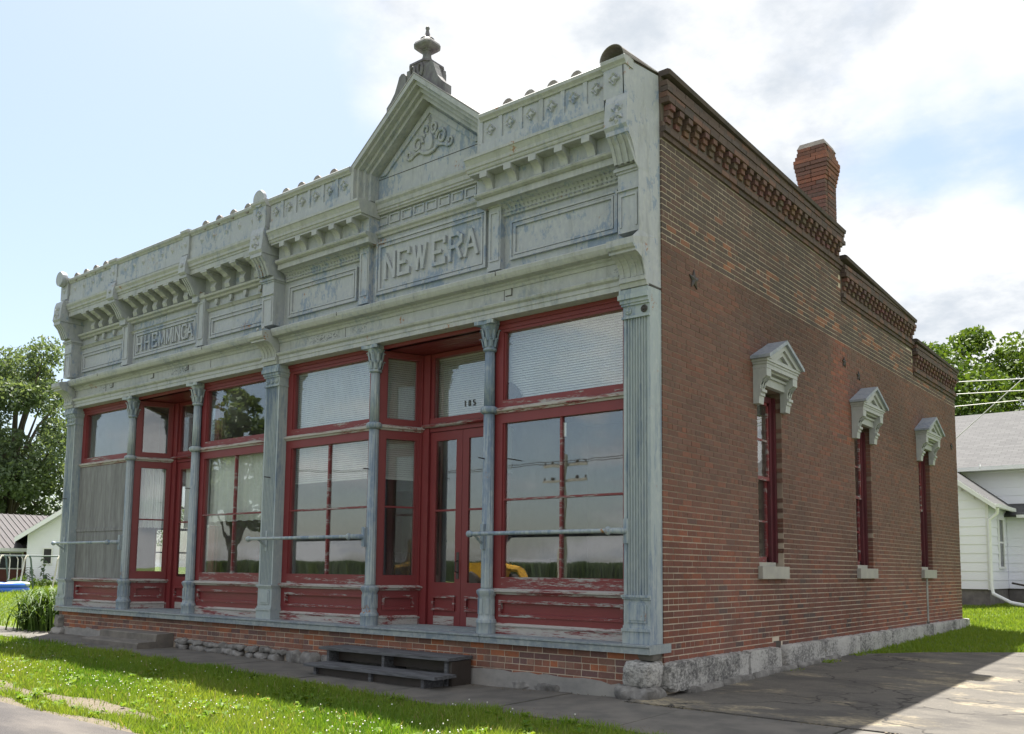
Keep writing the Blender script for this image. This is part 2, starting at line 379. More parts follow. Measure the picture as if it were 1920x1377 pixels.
def inst(src, parent, loc, scale=None, rot=None):
    o = src.copy(); COL.objects.link(o); o.parent = parent; o.location = loc
    if scale: o.scale = scale
    if rot: o.rotation_euler = rot
    return o
def empty(name, parent=None, loc=(0, 0, 0)):
    o = bpy.data.objects.new(name, None); COL.objects.link(o); o.location = loc; o.empty_display_size = .3
    if parent is not None: o.parent = parent
    return o
def tag(o, label, cat, group=None):
    o['label'] = label; o['category'] = cat
    if group: o['group'] = group
    return o
def arr_mesh(name, verts, faces, mat, fac=None, parent=None, kind=None):
    """big numpy mesh; faces (n,k); fac = value per face for the 'Col' attribute"""
    me = bpy.data.meshes.new(name); verts = np.asarray(verts, np.float32); faces = np.asarray(faces, np.int32)
    n, k = faces.shape
    me.vertices.add(len(verts)); me.vertices.foreach_set('co', verts.ravel())
    me.loops.add(n * k); me.loops.foreach_set('vertex_index', faces.ravel())
    me.polygons.add(n); me.polygons.foreach_set('loop_start', np.arange(0, n * k, k, dtype=np.int32))
    me.update(calc_edges=True)
    if fac is not None:
        at = me.color_attributes.new('Col', 'FLOAT_COLOR', 'CORNER')
        a = np.ones((n, k, 4), np.float32); a[:, :, :3] = np.asarray(fac, np.float32)[:, None, None]
        at.data.foreach_set('color', a.ravel())
    me.materials.append(M[mat])
    o = bpy.data.objects.new(name, me); COL.objects.link(o)
    if parent is not None: o.parent = parent
    if kind: o['kind'] = kind
    return o
def rock(name, c, d, mat='stone', parent=None, seed=0, n=5, amp=.04, power=5.0, fq=7):
    """a rough-hewn block: rounded box with noise"""
    vs = []; fs = []; idx = {}
    nx, ny, nz = [max(2, int(n * max(.5, min(2.2, q / min(d) * .6)))) for q in d] if max(d) < 1.2 else (6, int(max(d) / .045), 7)
    def vid(i, j, k):
        if (i, j, k) not in idx:
            u, v, w = 2 * i / nx - 1, 2 * j / ny - 1, 2 * k / nz - 1
            p = Vector((u, v, w)); q = (abs(u) ** power + abs(v) ** power + abs(w) ** power) ** (1 / power); p /= q
            P = Vector((p.x * d[0] / 2, p.y * d[1] / 2, p.z * d[2] / 2))
            sd = Vector((seed * 3.7, seed * 1.3, seed * 7.1))
            P += Vector((noise.noise(P * fq + sd), noise.noise(P * fq + sd + Vector((9, 0, 0))), noise.noise(P * fq + sd + Vector((0, 9, 0))))) * amp
            P += Vector((noise.noise(P * 22 + sd), noise.noise(P * 22 + sd + Vector((5, 0, 0))), noise.noise(P * 22 + sd + Vector((0, 5, 0))))) * amp * .35
            idx[(i, j, k)] = len(vs); vs.append(P + Vector(c))
        return idx[(i, j, k)]
    for j in range(ny):
        for k in range(nz):
            for i in (0, nx): fs.append((vid(i, j, k), vid(i, j + 1, k), vid(i, j + 1, k + 1), vid(i, j, k + 1)))
    for i in range(nx):
        for k in range(nz):
            for j in (0, ny): fs.append((vid(i, j, k), vid(i + 1, j, k), vid(i + 1, j, k + 1), vid(i, j, k + 1)))
        for j in range(ny):
            for k in (0, nz): fs.append((vid(i, j, k), vid(i + 1, j, k), vid(i + 1, j + 1, k), vid(i, j + 1, k)))
    return MB().add(vs, fs).obj(name, mat, parent, smooth=True)

# ------------------------------------------------------------------ ground shape
def gz(x, y):
    """height of the terrain; works on numbers and arrays"""
    x = np.asarray(x, float); y = np.asarray(y, float)
    f = np.interp(x, [-60, -13, -6, -2, 0, 3], [0.12, 0.035, -0.02, -0.045, 0.015, 0.0])
    g = f + np.where(y < -1.5, np.maximum(-0.045 * (-1.5 - y), -0.12), 0.0)
    g = g + np.where(y > 0, np.minimum(0.0155 * y, 0.19) + np.clip(0.03 * (y - 12), 0, .25), 0.0)
    return g
def sheet(name, pts, off, mat, n=24, kind='structure', skirt=0.06):
    """quad strip between two polylines of equal length (left, right), laid on the terrain"""
    L, Rr = pts; m = len(L); vs = []; fs = []
    rows = []
    for a, b in zip(L, Rr):
        row = []
        for k in range(n + 1):
            t = k / n; x = a[0] + (b[0] - a[0]) * t; y = a[1] + (b[1] - a[1]) * t
            row.append(len(vs)); vs.append((x, y, float(gz(x, y)) + off))
        rows.append(row)
    for i in range(m - 1):
        for k in range(n): fs.append((rows[i][k], rows[i][k + 1], rows[i + 1][k + 1], rows[i + 1][k]))
    edge = rows[0][:] + [r[-1] for r in rows[1:]] + rows[-1][-2::-1] + [r[0] for r in rows[-2:0:-1]]
    lo = {}
    for e in edge: lo[e] = len(vs); x, y, z = vs[e]; vs.append((x, y, z - skirt))
    for a, b in zip(edge, edge[1:] + edge[:1]): fs.append((a, b, lo[b], lo[a]))
    o = MB().add(vs, fs).obj(name, mat); o['kind'] = kind
    return o
ax = np.concatenate([[-900, -400, -200, -120, -80], np.arange(-60, 12.01, 1.0), [14, 18, 24, 40, 80, 200, 400, 900]])
ay = np.concatenate([[-900, -400, -200, -100, -60, -40, -30, -24, -20, -16, -12, -9, -7], np.arange(-5, 13, .5), np.arange(13, 31, 1.0), [36, 50, 80, 140, 300, 900]])
gx, gy = np.meshgrid(ax, ay, indexing='ij')
gv = np.stack([gx, gy, gz(gx, gy)], -1).reshape(-1, 3); ny_ = len(ay)
gf = [(i * ny_ + j, (i + 1) * ny_ + j, (i + 1) * ny_ + j + 1, i * ny_ + j + 1) for i in range(len(ax) - 1) for j in range(ny_ - 1)]
ground = arr_mesh('ground', gv, gf, 'soil'); ground['kind'] = 'structure'
# sidewalk of separate slabs (joints between them), driveway, road, strip of bare gravel
def walk_edge(x): return float(np.interp(x, [-60, -13, -9, -5, -1, 1, 8], [-1.25, -1.22, -1.22, -1.4, -1.72, -1.92, -2.0]))
xs = [-16.5, -14.6, -12.4, -10.3, -8.1, -6.2, -4.35, -2.75, -1.0, 0.55, 2.1, 3.9, 6.0]
walk = empty('sidewalk'); walk['kind'] = 'structure'
for i in range(len(xs) - 1):
    a, b = xs[i] + .012, xs[i + 1] - .012
    yb = -0.16 if b < .4 else (-0.62 if a > 0 else -.3)
    o = sheet('paving_slab', ([(a, walk_edge(a)), (a, yb)], [(b, walk_edge(b)), (b, yb)]), .022 + random.uniform(-.004, .004), 'concrete', 3)
    del o['kind']; o.parent = walk
dr = [(-0.25, -0.60), (0.0, 0.6), (0.0, 3), (0.0, 5.2), (0.6, 5.8), (2.2, 7.4)]
sheet('driveway', ([(-.12, -.58), (0.02, .5), (0.02, 2), (0.02, 3.6), (0.02, 5.2), (0.9, 6.3), (2.6, 7.7)],
                   [(9, -.7), (9, .5), (9, 2), (9, 3.6), (9, 5.6), (9, 7.6), (9, 9.0)]), .03, 'drive', 14)
sheet('road', ([(x, -9.8) for x in np.arange(-60, 30, 3)], [(x, -4.18 + .06 * math.sin(x * 1.7)) for x in np.arange(-60, 30, 3)]), .02, 'road', 3)
sheet('gravel_shoulder', ([(x, -4.2) for x in np.arange(-14, -1, .5)], [(x, -4.02 + .07 * math.sin(x * 2.9) + .04 * math.sin(x * 7)) for x in np.arange(-14, -1, .5)]), .014, 'gravel', 2)
sheet('gravel_rut', ([(x, -3.80 + .05 * math.sin(x * 3.1)) for x in np.arange(-13, -3.1, .4)], [(x, -3.52 + .07 * math.sin(x * 2.3) + .05 * math.sin(x * 6)) for x in np.arange(-13, -3.1, .4)]), .012, 'gravel', 2)

# ================================================================== THE STOREFRONT BUILDING
bld = tag(empty('storefront_building'), 'long brick store building with grey cast metal front lettered NEW ERA', 'building')
ZS, ZT = 0.571, 4.347            # sill top and lintel height
X1a, X1b, X2a, X2b, X3a, X3b = -13.09, -12.77, -6.729, -6.394, -0.351, -0.02
COLX = [-10.803, -8.724, -4.401, -2.343]
C_L, C_R = -9.764, -3.372        # door axes of the two shops
WIN = [(2.397, 3.179), (6.081, 6.867), (9.675, 10.46)]
ZW, ZH = 1.397, 3.72
YE = 12.66

# ---- masonry shell (mortar faces; the bricks stand 8 mm proud)
def corb(y):   # (bottom of brick cornice, top of parapet)
    if y < 5.62: return 6.09, 6.86 - .022 * y
    if y < 9.51: return 5.60 - .012 * (y - 5.62), 6.34 - .045 * (y - 5.62)
    return 5.10, 5.80 - .02 * (y - 9.5)
XF = -0.0035
sw = MB()
ys = [0.0] + [q for w in WIN for q in w] + [YE]
for i in range(0, len(ys) - 1, 2): sw.box(-.34, XF, ys[i] + (.0 if i else .004), ys[i + 1], -.2, 4.3)
for a, b in WIN: sw.box(-.34, XF, a, b, -.2, ZW); sw.box(-.34, XF, a, b, ZH, 4.3)
for a, b in ((0.004, 5.62), (5.62, 9.51), (9.51, YE)):
    z0, z1 = corb(a + .01); z2 = corb(b - .01)[1]
    sw.ext([(a, 4.3), (b, 4.3), (b, z2 - .03), (a, z1 - .03)], 'x', -.34, XF)
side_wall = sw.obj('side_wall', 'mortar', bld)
MB().box(-13.07, -12.75, .01, 1.55, -.1, 6.0).box(-13.07, -12.75, 2.75, YE, -.1, 6.0).box(-13.07, -12.75, 1.55, 2.75, -.1, 1.1).box(-13.07, -12.75, 1.55, 2.75, 3.1, 6.0).obj('left_wall', 'redbrickfar', bld)
MB().box(-13.06, -.345, YE - .3, YE - .01, -.1, 5.2).obj('rear_wall', 'redbrickfar', bld)
MB().ext([(.05, 5.95), (YE - .3, 4.9), (YE - .3, 4.98), (.05, 6.05)], 'x', -12.74, -.35).obj('roof', 'rolls', bld)
MB().box(-12.74, -.345, .62, YE - .31, .50, .553).obj('floor', 'int_floor', bld)
MB().box(-12.74, -.345, .62, YE - .31, 4.50, 4.55).obj('ceiling', 'interior', bld)
MB().box(-12.74, -.345, 8.0, 8.1, .56, 4.49).box(-6.66, -6.46, .2, 7.98, .56, 4.49).box(-.36, -.347, .1, 1.9, .56, 4.49).box(-12.745, -12.73, .1, 1.5, .56, 4.49).obj('interior_wall', 'interior', bld)
lw = empty('side_window', bld)
MB().box(-13.0, -12.9, 1.55, 1.62, 1.1, 3.1).box(-13.0, -12.9, 2.68, 2.75, 1.1, 3.1).box(-13.0, -12.9, 1.62, 2.68, 1.1, 1.17).box(-13.0, -12.9, 1.62, 2.68, 3.03, 3.1).box(-12.98, -12.93, 2.13, 2.17, 1.17, 3.03).box(-12.98, -12.93, 1.62, 2.68, 2.08, 2.13).box(-12.98, -12.93, 1.62, 2.68, 1.6, 1.63).box(-12.98, -12.93, 1.62, 2.68, 2.55, 2.58).obj('sash', 'dark', lw)
MB().box(-12.96, -12.955, 1.62, 2.68, 1.17, 3.03).obj('pane', 'glass', lw)

# ---- bricks
cam_m = Matrix.Translation(CAM_LOC) @ Euler(CAM_ROT).to_matrix().to_4x4()
cam_i = cam_m.inverted(); FPX = 1705.116
def px(p):
    q = cam_i @ Vector(p); return (FPX * q.x / -q.z, FPX * q.y / -q.z)
bricks = []   # (area, wall, box, colour)
def pick(z, y, front=False):
    r = random.random()
    if front:
        c = [(.21, .088, .062), (.25, .10, .065), (.17, .085, .07), (.31, .105, .05), (.15, .08, .075), (.23, .12, .09)][int(r * 6)]
    else:
        if z > 4.88:
            n = noise.noise(Vector((y * 1.3, z * 3, 3)))
            orange = 4.93 < z < 5.28 and noise.noise(Vector((y * 1.6, z * 4, 7))) > .02 and y > .15
            if orange and r < .42: c = (.24, .098, .056)
            elif r < .04: c = (.18, .078, .053)
            elif r < .55 or n > .2: c = (.082, .056, .049)
            else: c = (.112, .064, .052)
        else:
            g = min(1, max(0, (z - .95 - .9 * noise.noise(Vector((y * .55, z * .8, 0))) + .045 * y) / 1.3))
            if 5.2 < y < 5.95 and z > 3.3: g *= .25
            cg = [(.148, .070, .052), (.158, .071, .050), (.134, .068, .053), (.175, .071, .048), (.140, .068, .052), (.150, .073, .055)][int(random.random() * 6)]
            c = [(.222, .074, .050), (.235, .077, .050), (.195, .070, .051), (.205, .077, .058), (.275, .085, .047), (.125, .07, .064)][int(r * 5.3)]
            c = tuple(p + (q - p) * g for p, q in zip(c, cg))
    k = random.uniform(.86, 1.14)
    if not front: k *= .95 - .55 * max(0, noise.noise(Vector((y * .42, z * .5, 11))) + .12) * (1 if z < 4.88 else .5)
    return tuple(v * k for v in c)
def add_brick(wall, x0, x1, y0, y1, z0, z1, col, face):
    if face == 'side': q = [(x1, y0, z0), (x1, y1, z0), (x1, y1, z1), (x1, y0, z1)]
    else: q = [(x0, y0, z0), (x1, y0, z0), (x1, y0, z1), (x0, y0, z1)]
    p = [px(v) for v in q]
    a = abs(sum(p[i][0] * p[(i + 1) % 4][1] - p[(i + 1) % 4][0] * p[i][1] for i in range(4))) / 2
    bricks.append((a, wall, (x0, x1, y0, y1, z0, z1), col))
CH, MJ = 0.0671, 0.0115
row = 0; z = 0.30
while z < 6.1:
    head = row % 7 == 3
    L = .104 if head else .212
    y = 0.0 if row % 2 == 0 else -L / 2
    z0, z1 = z + MJ / 2, z + CH - MJ / 2
    while y < YE:
        a, b = max(y, 0.0), min(y + L, YE); y += L + .0005
        segs = [(a + MJ / 2 if a > 0 else 0, b - MJ / 2)]
        zt = corb((a + b) / 2)[0]
        z1 = min(z + CH - MJ / 2, zt - .002)
        if z1 - z0 < .015: continue
        for w0, w1 in WIN:
            if z1 > ZW and z0 < ZH:
                ns = []
                for s0, s1 in segs:
                    if s1 <= w0 or s0 >= w1: ns.append((s0, s1)); continue
                    if s0 < w0: ns.append((s0, w0 + .006))
                    if s1 > w1: ns.append((w1 - .006, s1))
                segs = ns
        for s0, s1 in segs:
            if s1 - s0 < .03: continue
            jam = any(abs(s1 - w0 - .006) < 1e-4 or abs(s0 - w1 + .006) < 1e-4 for w0, w1 in WIN) and ZW < z1 < ZH + .1
            j = random.uniform(-.0012, .0018)
            # holes where bricks fell out
            if (2.80 < (s0 + s1) / 2 < 3.02 and z < .45) or (9.92 < (s0 + s1) / 2 < 10.08 and z < .45) : continue
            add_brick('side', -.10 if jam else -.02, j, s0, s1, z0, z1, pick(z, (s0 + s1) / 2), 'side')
    z += CH; row += 1
# brick cornice of the side wall in three steps
def cb(y0, y1, z0, z1, x1, L=.212, off=0.0, dark=True):
    y = y0 - off
    while y < y1:
        a, b = max(y, y0), min(y + L, y1); y += L
        if b - a < .03: continue
        k = random.uniform(.8, 1.2); r = random.random()
        c = (.082, .054, .047) if r < .6 else ((.13, .068, .053) if r < .86 else (.07, .052, .05))
        bricks.append((0, 'side', (-.05, x1 + random.uniform(-.002, .002), a + .003, b - .003, z0, z1), tuple(v * k for v in c)))
cap = MB()
for ya, yb in ((0.0, 5.62), (5.62, 9.51), (9.51, YE)):
    b0, t0 = corb(ya + .01); h = (corb(ya + .01)[1] - b0 + corb(yb - .01)[1] - corb(yb - .01)[0]) / 2
    z = b0
    cb(ya, yb, z, z + .055, .025); cb(ya, yb, z + .062, z + .122, .05, off=.1); z += .128
    cb(ya, yb, z, z + .055, .012); z += .062
    y = ya + .06
    while y < yb - .1:                                            # dentil blocks, two and a half courses
        for q in range(3):
            e = .035 + .028 * q
            bricks.append((0, 'side', (-.05, e, y, y + .10, z + q * .066, z + q * .066 + .059), tuple(v * random.uniform(.8, 1.15) for v in (.125, .066, .054))))
        y += .205
    z += .20
    cb(ya, yb, z, z + .06, .10, off=.07); z += .066
    top = b0 + h - .05; q = 0
    while z + .05 < top:
        cb(ya, yb, z, min(z + .058, top), .085 if q % 2 else .075, off=.1 * (q % 2)); z += .066; q += 1
    ta, tb = corb(ya + .01)[1], corb(yb - .01)[1]
    cap.add([(x, y, zz_) for y, t in ((ya + .002, ta), (yb - .002, tb)) for x, zz_ in ((-.36, t - .05), (.105, t - .07), (.115, t - .02), (.08, t), (-.36, t))],
            [(0, 1, 6, 5), (1, 2, 7, 6), (2, 3, 8, 7), (3, 4, 9, 8), (4, 0, 5, 9), (4, 3, 2, 1, 0), (5, 6, 7, 8, 9)])
cap.obj('parapet_coping', 'cap', bld)
# front base: brick courses under the sill, seen from x=-13 to the corner
YB = -0.205
base = MB(); base.box(-13.0, -.16, YB + .004, .3, -.2, .468); base_wall = base.obj('base_wall', 'mortar', bld)
for r in range(5):
    z1 = .466 - r * .0715; z0 = z1 - .062; head = r == 2; L = .108 if head else .216
    x = -13.0 + (.0 if r % 2 else -.1)
    while x < -.17:
        a, b = max(x, -13.0), min(x + L, -.17); x += L
        if b - a < .04: continue
        add_brick('base', a + .005, b - .006, YB + random.uniform(-.003, .002), YB + .03, z0, z1, pick(0, 0, True), 'front')
# chimney behind the side parapet
chim = empty('chimney', bld)
cx0, cx1, cy0, cy1 = -.66, -.20, 5.63, 6.12
MB().box(cx0 + .01, cx1 - .01, cy0 + .01, cy1 - .01, 5.8, 8.28).obj('core', 'mortar', chim)
z = 6.2; r = 0
while z < 8.25:
    t = z
    e = 0.0
    if z > 7.62: e = min(.055, (z - 7.62) * .17)
    if z > 7.99: e = max(.0, .055 - (z - 8.02) * .35)
    a0, a1, b0, b1 = cx0 - e, cx1 + e, cy0 - e, cy1 + e
    rough = random.uniform(-.008, .012) if z > 7.5 else random.uniform(-.002, .002)
    redd = z > 7.62
    def cc():
        k = random.uniform(.8, 1.2)
        return tuple(v * k for v in (random.choice([(.19, .075, .05), (.15, .068, .048), (.12, .062, .05), (.21, .085, .055)]) if redd else random.choice([(.16, .065, .048), (.12, .058, .048), (.10, .06, .052)])))
    cut = random.choice((.33, .5, .66))
    xm = a0 + (a1 - a0) * (cut if r % 2 else .5); ym = b0 + (b1 - b0) * (.35 if r % 2 else .62)
    for (u0, u1) in ((a0, xm), (xm, a1)):
        bricks.append((30 if z > 6.8 else 0, 'chim', (u0 + .005, u1 - .005, b0 - rough, b0 + .09, z + .004, z + .060), cc()))
        bricks.append((0, 'chim', (u0 + .005, u1 - .005, b1 - .09, b1, z + .004, z + .060), cc()))
    for (u0, u1) in ((b0 + .095, ym), (ym, b1 - .095)):
        bricks.append((10, 'chim', (a1 - .08, a1 + rough, u0 + .003, u1 - .003, z + .004, z + .060), cc()))
        bricks.append((0, 'chim', (a0, a0 + .08, u0 + .003, u1 - .003, z + .004, z + .060), cc()))
    z += .067; r += 1
MB().add([(cx0 - .01, cy0 - .01, 8.265), (cx1 + .01, cy0 - .01, 8.265), (cx1 + .01, cy1 + .01, 8.265), (cx0 - .01, cy1 + .01, 8.265), (cx0 + .03, cy0 + .03, 8.36), (cx1 - .03, cy0 + .03, 8.36), (cx1 - .03, cy1 - .03, 8.36), (cx0 + .03, cy1 - .03, 8.36)],
         [(0, 3, 2, 1), (4, 5, 6, 7), (0, 1, 5, 4), (1, 2, 6, 5), (2, 3, 7, 6), (3, 0, 4, 7)]).obj('cement_cap', 'chimcap', chim)
bricks.sort(key=lambda b: -b[0])
ub = MB().box(0, 1, 0, 1, 0, 1, (1, 1, 1)); unit = ub.obj('brick', 'brick', side_wall)
owner = {'side': side_wall, 'base': base_wall, 'chim': chim}
rest = MB()
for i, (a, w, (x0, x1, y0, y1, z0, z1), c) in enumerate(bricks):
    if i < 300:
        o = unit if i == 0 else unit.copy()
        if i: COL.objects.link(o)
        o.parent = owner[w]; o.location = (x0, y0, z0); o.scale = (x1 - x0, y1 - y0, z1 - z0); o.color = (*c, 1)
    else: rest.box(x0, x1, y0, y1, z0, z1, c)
bw = rest.obj('brickwork', 'brick', bld); bw['kind'] = 'stuff'
bw.color = (1, 1, 1, 1)

# ---- stone footings
y = -.02; k = 0
while y < YE + .1:
    L = random.uniform(1.25, 2.1); b = min(y + L, YE + .12)
    if y < 2.80 < b: b = 2.80
    if y < 9.95 < b: b = 9.95
    zb = max(.08, float(gz(0, (y + b) / 2)) - .08); zt = .385
    if b - y > .2: rock('foundation_stone', (-.03, (y + b) / 2, (zb + zt) / 2), (.30, b - y - .004, zt - zb), 'stone', bld, k + 3, 8, .013, 16, 19)
    y = b + (.20 if abs(b - 2.80) < .01 else .10 if abs(b - 9.95) < .01 else 0); k += 1
y = .32
while y < 4.6:
    L = random.uniform(.45, .9); rock('foundation_stone', (.05, y + L / 2, float(gz(0, y)) + .035), (.26, L - .02, .13 - .012 * y), 'rubble', bld, k, 5, .02, 7); y += L; k += 1
rock('corner_stone', (-.14, -.19, .27), (.33, .36, .27), 'stone', bld, 31, 7, .035, 6)
rock('corner_stone', (-.17, -.21, .07), (.46, .44, .17), 'rubble', bld, 37, 7, .04, 4)
rock('corner_stone', (-12.93, -.12, .28), (.30, .36, .26), 'rubble', bld, 41, 6, .05, 4)
rock('corner_stone', (-12.93, -.12, .09), (.40, .44, .16), 'cement', bld, 43, 6, .05, 4)
x = -8.85; k = 60
while x < -4.9:
    for zc, hh in ((.045, .11), (.135, .08)):
        if x > -6.1 and zc > .1: continue
        w = random.uniform(.22, .5) if x < -6.1 else random.uniform(.3, .42)
        h2 = hh if x < -6.1 else .19
        rock('rubble_stone', (x + w / 2 + random.uniform(-.05, .05), YB - .01 + random.uniform(-.03, .01), float(gz(x, -.3)) + zc + (0 if x < -6.1 else .05)), (w, .16, h2), 'rubble', bld, k, 7, .035, 3.2); k += 1
    x += w
def patch(name, x0, x1, zt, y, amp, seed):
    pts = []; n = int((x1 - x0) / .12)
    for i in range(n + 1):
        xx = x0 + (x1 - x0) * i / n; pts.append((xx, zt(xx) + amp * noise.noise(Vector((xx * 3, seed, 0))) + amp * .5 * noise.noise(Vector((xx * 9, seed, 4)))))
    MB().ext(pts + [(x1, -.15), (x0, -.15)], 'y', y, y + .1).obj(name, 'cement', bld)
patch('cement_patch', -4.9, -.40, lambda x: .175 - .012 * abs(x + 2), YB - .014, .05, 1)
patch('cement_patch', -12.8, -10.75, lambda x: .185, YB - .014, .04, 5)
for i, (xx, w) in enumerate(((-1.75, .30), (-1.38, .42))):
    rock('rubble_stone', (xx, YB + .005, float(gz(xx, -.3)) + .055), (w, .07, .09), 'rubble', bld, 90 + i, 8, .03, 3)
# ================================================================== FACADE OF CAST IRON AND PRESSED METAL
rock('corner_stone', (-.11, -.10, .475), (.20, .22, .15), 'concrete', bld, 51, 5, .02, 5)
def prof_x(mb, pts, x0, x1): return mb.ext(pts, 'x', x0, x1)
# sill plates (three castings with open joints)
for a, b in ((-13.0, -9.62), (-9.61, -6.57), (-6.56, -2.30), (-2.29, .008)):
    MB().ext([(-.30, .476), (-.30, .535), (-.315, .548), (-.315, .565), (-.295, .571), (.14, .571), (.14, .476)], 'x', a, b).obj('sill_plate', 'sill', bld)
for c in (C_L, C_R):
    g = MB()
    for k in range(22): g.box(c - .98, c + .98, -.10 + k * .029, -.10 + k * .029 + .013, .5715, .580)
    for k in range(30): g.box(c - .98 + k * .066, c - .98 + k * .066 + .012, -.10, .53, .5712, .577)
    g.box(c - 1.05, c + 1.05, .14, .66, .48, .5705)
    gg = g.obj('floor_grate', 'sill', bld); gg['kind'] = 'stuff'

# ---- pilasters of the ground floor
def pilaster(xa, xb, right_ret, left_ret):
    p = empty('pilaster', bld); w = xb - xa; c = (xa + xb) / 2
    back = .02
    m = MB()
    n = 8; pts = [(xa, back), (xa, -.222)]                      # fluted shaft
    fw = (w - .06) / n
    for k in range(n):
        u = xa + .03 + k * fw
        pts += [(u + fw * .12, -.222), (u + fw * .26, -.205), (u + fw * .74, -.205), (u + fw * .88, -.222)]
    pts += [(xb, -.222), (xb, back)]
    m.ext(pts, 'z', 1.075, 4.03).obj('shaft', 'iron', p)
    b = MB()                                                    # pedestal
    for z0, z1, e in ((.572, .70, .018), (.70, .73, .032), (.73, .76, .012), (.76, 1.03, .002), (1.03, 1.05, .02), (1.05, 1.075, .035)):
        b.box(xa - e * (0 if left_ret else .5), xb + (0 if right_ret else e * .5), -.222 - e, back, z0, z1)
    b.ext([(xa + .05, .79), (xb - .05, .79), (xb - .05, .97), (xb - .08, 1.0), (xa + .08, 1.0), (xa + .05, .97)], 'y', -.236, -.222)
    b.ext([(xa + .075, .815), (xb - .075, .815), (xb - .075, .955), (xb - .095, .975), (xa + .095, .975), (xa + .075, .955)], 'y', -.243, -.234).obj('base', 'iron', p)
    q = MB()                                                    # capital
    for z0, z1, e in ((4.03, 4.055, .022), (4.055, 4.17, .004), (4.17, 4.195, .025), (4.195, 4.235, .04), (4.235, 4.29, .065), (4.29, 4.345, .05)):
        q.box(xa - (.0 if left_ret else e * .6), xb + (0 if right_ret else e * .6), -.222 - e, back, z0, z1)
    q.obj('capital', 'iron', p)
    for k in range(3):
        u = xa + w * (.2 + .3 * k)
        if right_ret and k == 1: continue
        r = MB().lathe(0, 0, [(.036, 0), (.042, .008), (.03, .02), (.02, .014), (.012, .024), (.004, .026)], 12)
        o = r.obj('rosette', 'rubber' if (right_ret and k == 2) else 'iron', p, True, (u, -.226, 4.113)); o.rotation_euler = (R_(90), 0, 0)
    return p
pil_l = pilaster(X1a, X1b, False, False); pil_m = pilaster(X2a, X2b, False, False); pil_r = pilaster(X3a, X3b, True, False)
# flat sheet closing the corner between the iron front and the bricks
ret = MB()
RP = [(-.225, .572, -.022), (-.225, 4.35, -.022), (-.285, 4.375, -.02), (-.33, 4.50, -.02), (-.38, 4.62, -.02), (-.47, 4.66, -.02), (-.56, 4.72, -.02), (-.56, 4.80, -.025), (-.40, 4.92, -.04), (-.385, 5.60, -.055), (-.42, 5.63, -.055), (-.47, 5.68, -.06), (-.60, 5.94, -.08), (-.60, 6.30, -.11), (-.575, 6.36, -.12), (-.575, 6.80, -.13)]
n = len(RP)
vs = [(x, y, z) for y, z, x in RP] + [(-.012 + (-.018 if z > 4.4 else 0) * (z - 4.4) / 2.4, .004 if z < 6.5 else -.01, z) for y, z, x in RP]
# front edge follows the profile, back edge meets the brick corner
lo = [i for i in range(n) if RP[i][1] <= 4.36]; hi = [i for i in range(n) if RP[i][1] >= 4.36]
for seg, nm in ((lo, 'corner_plate'), (hi, 'corner_sheet')):
    mb = MB(); m = len(seg)
    V = [vs[i] for i in seg] + [vs[n + i] for i in seg]
    V2 = [(x - .012, y, z) for x, y, z in V]
    F = [(i, i + 1, m + i + 1, m + i) for i in range(m - 1)]
    off = len(V)
    F2 = [tuple(reversed([q + off for q in f])) for f in F]
    E = [(i + 1, i, off + i, off + i + 1) for i in range(m - 1)]
    mb.add(V + V2, F + F2 + E); mb.obj(nm, 'metal' if nm == 'corner_sheet' else 'iron', bld)
MB().box(-.36, -.014, -.24, .0, 4.352, 4.37).obj('flashing', 'rubber', bld)
MB().add([(-.40, -.57, 6.80), (-.40, .0, 6.80), (-.12, -.57, 6.80), (-.035, 0, 6.84)], [(0, 1, 3, 2)]).obj('parapet_lid', 'rolls', bld)

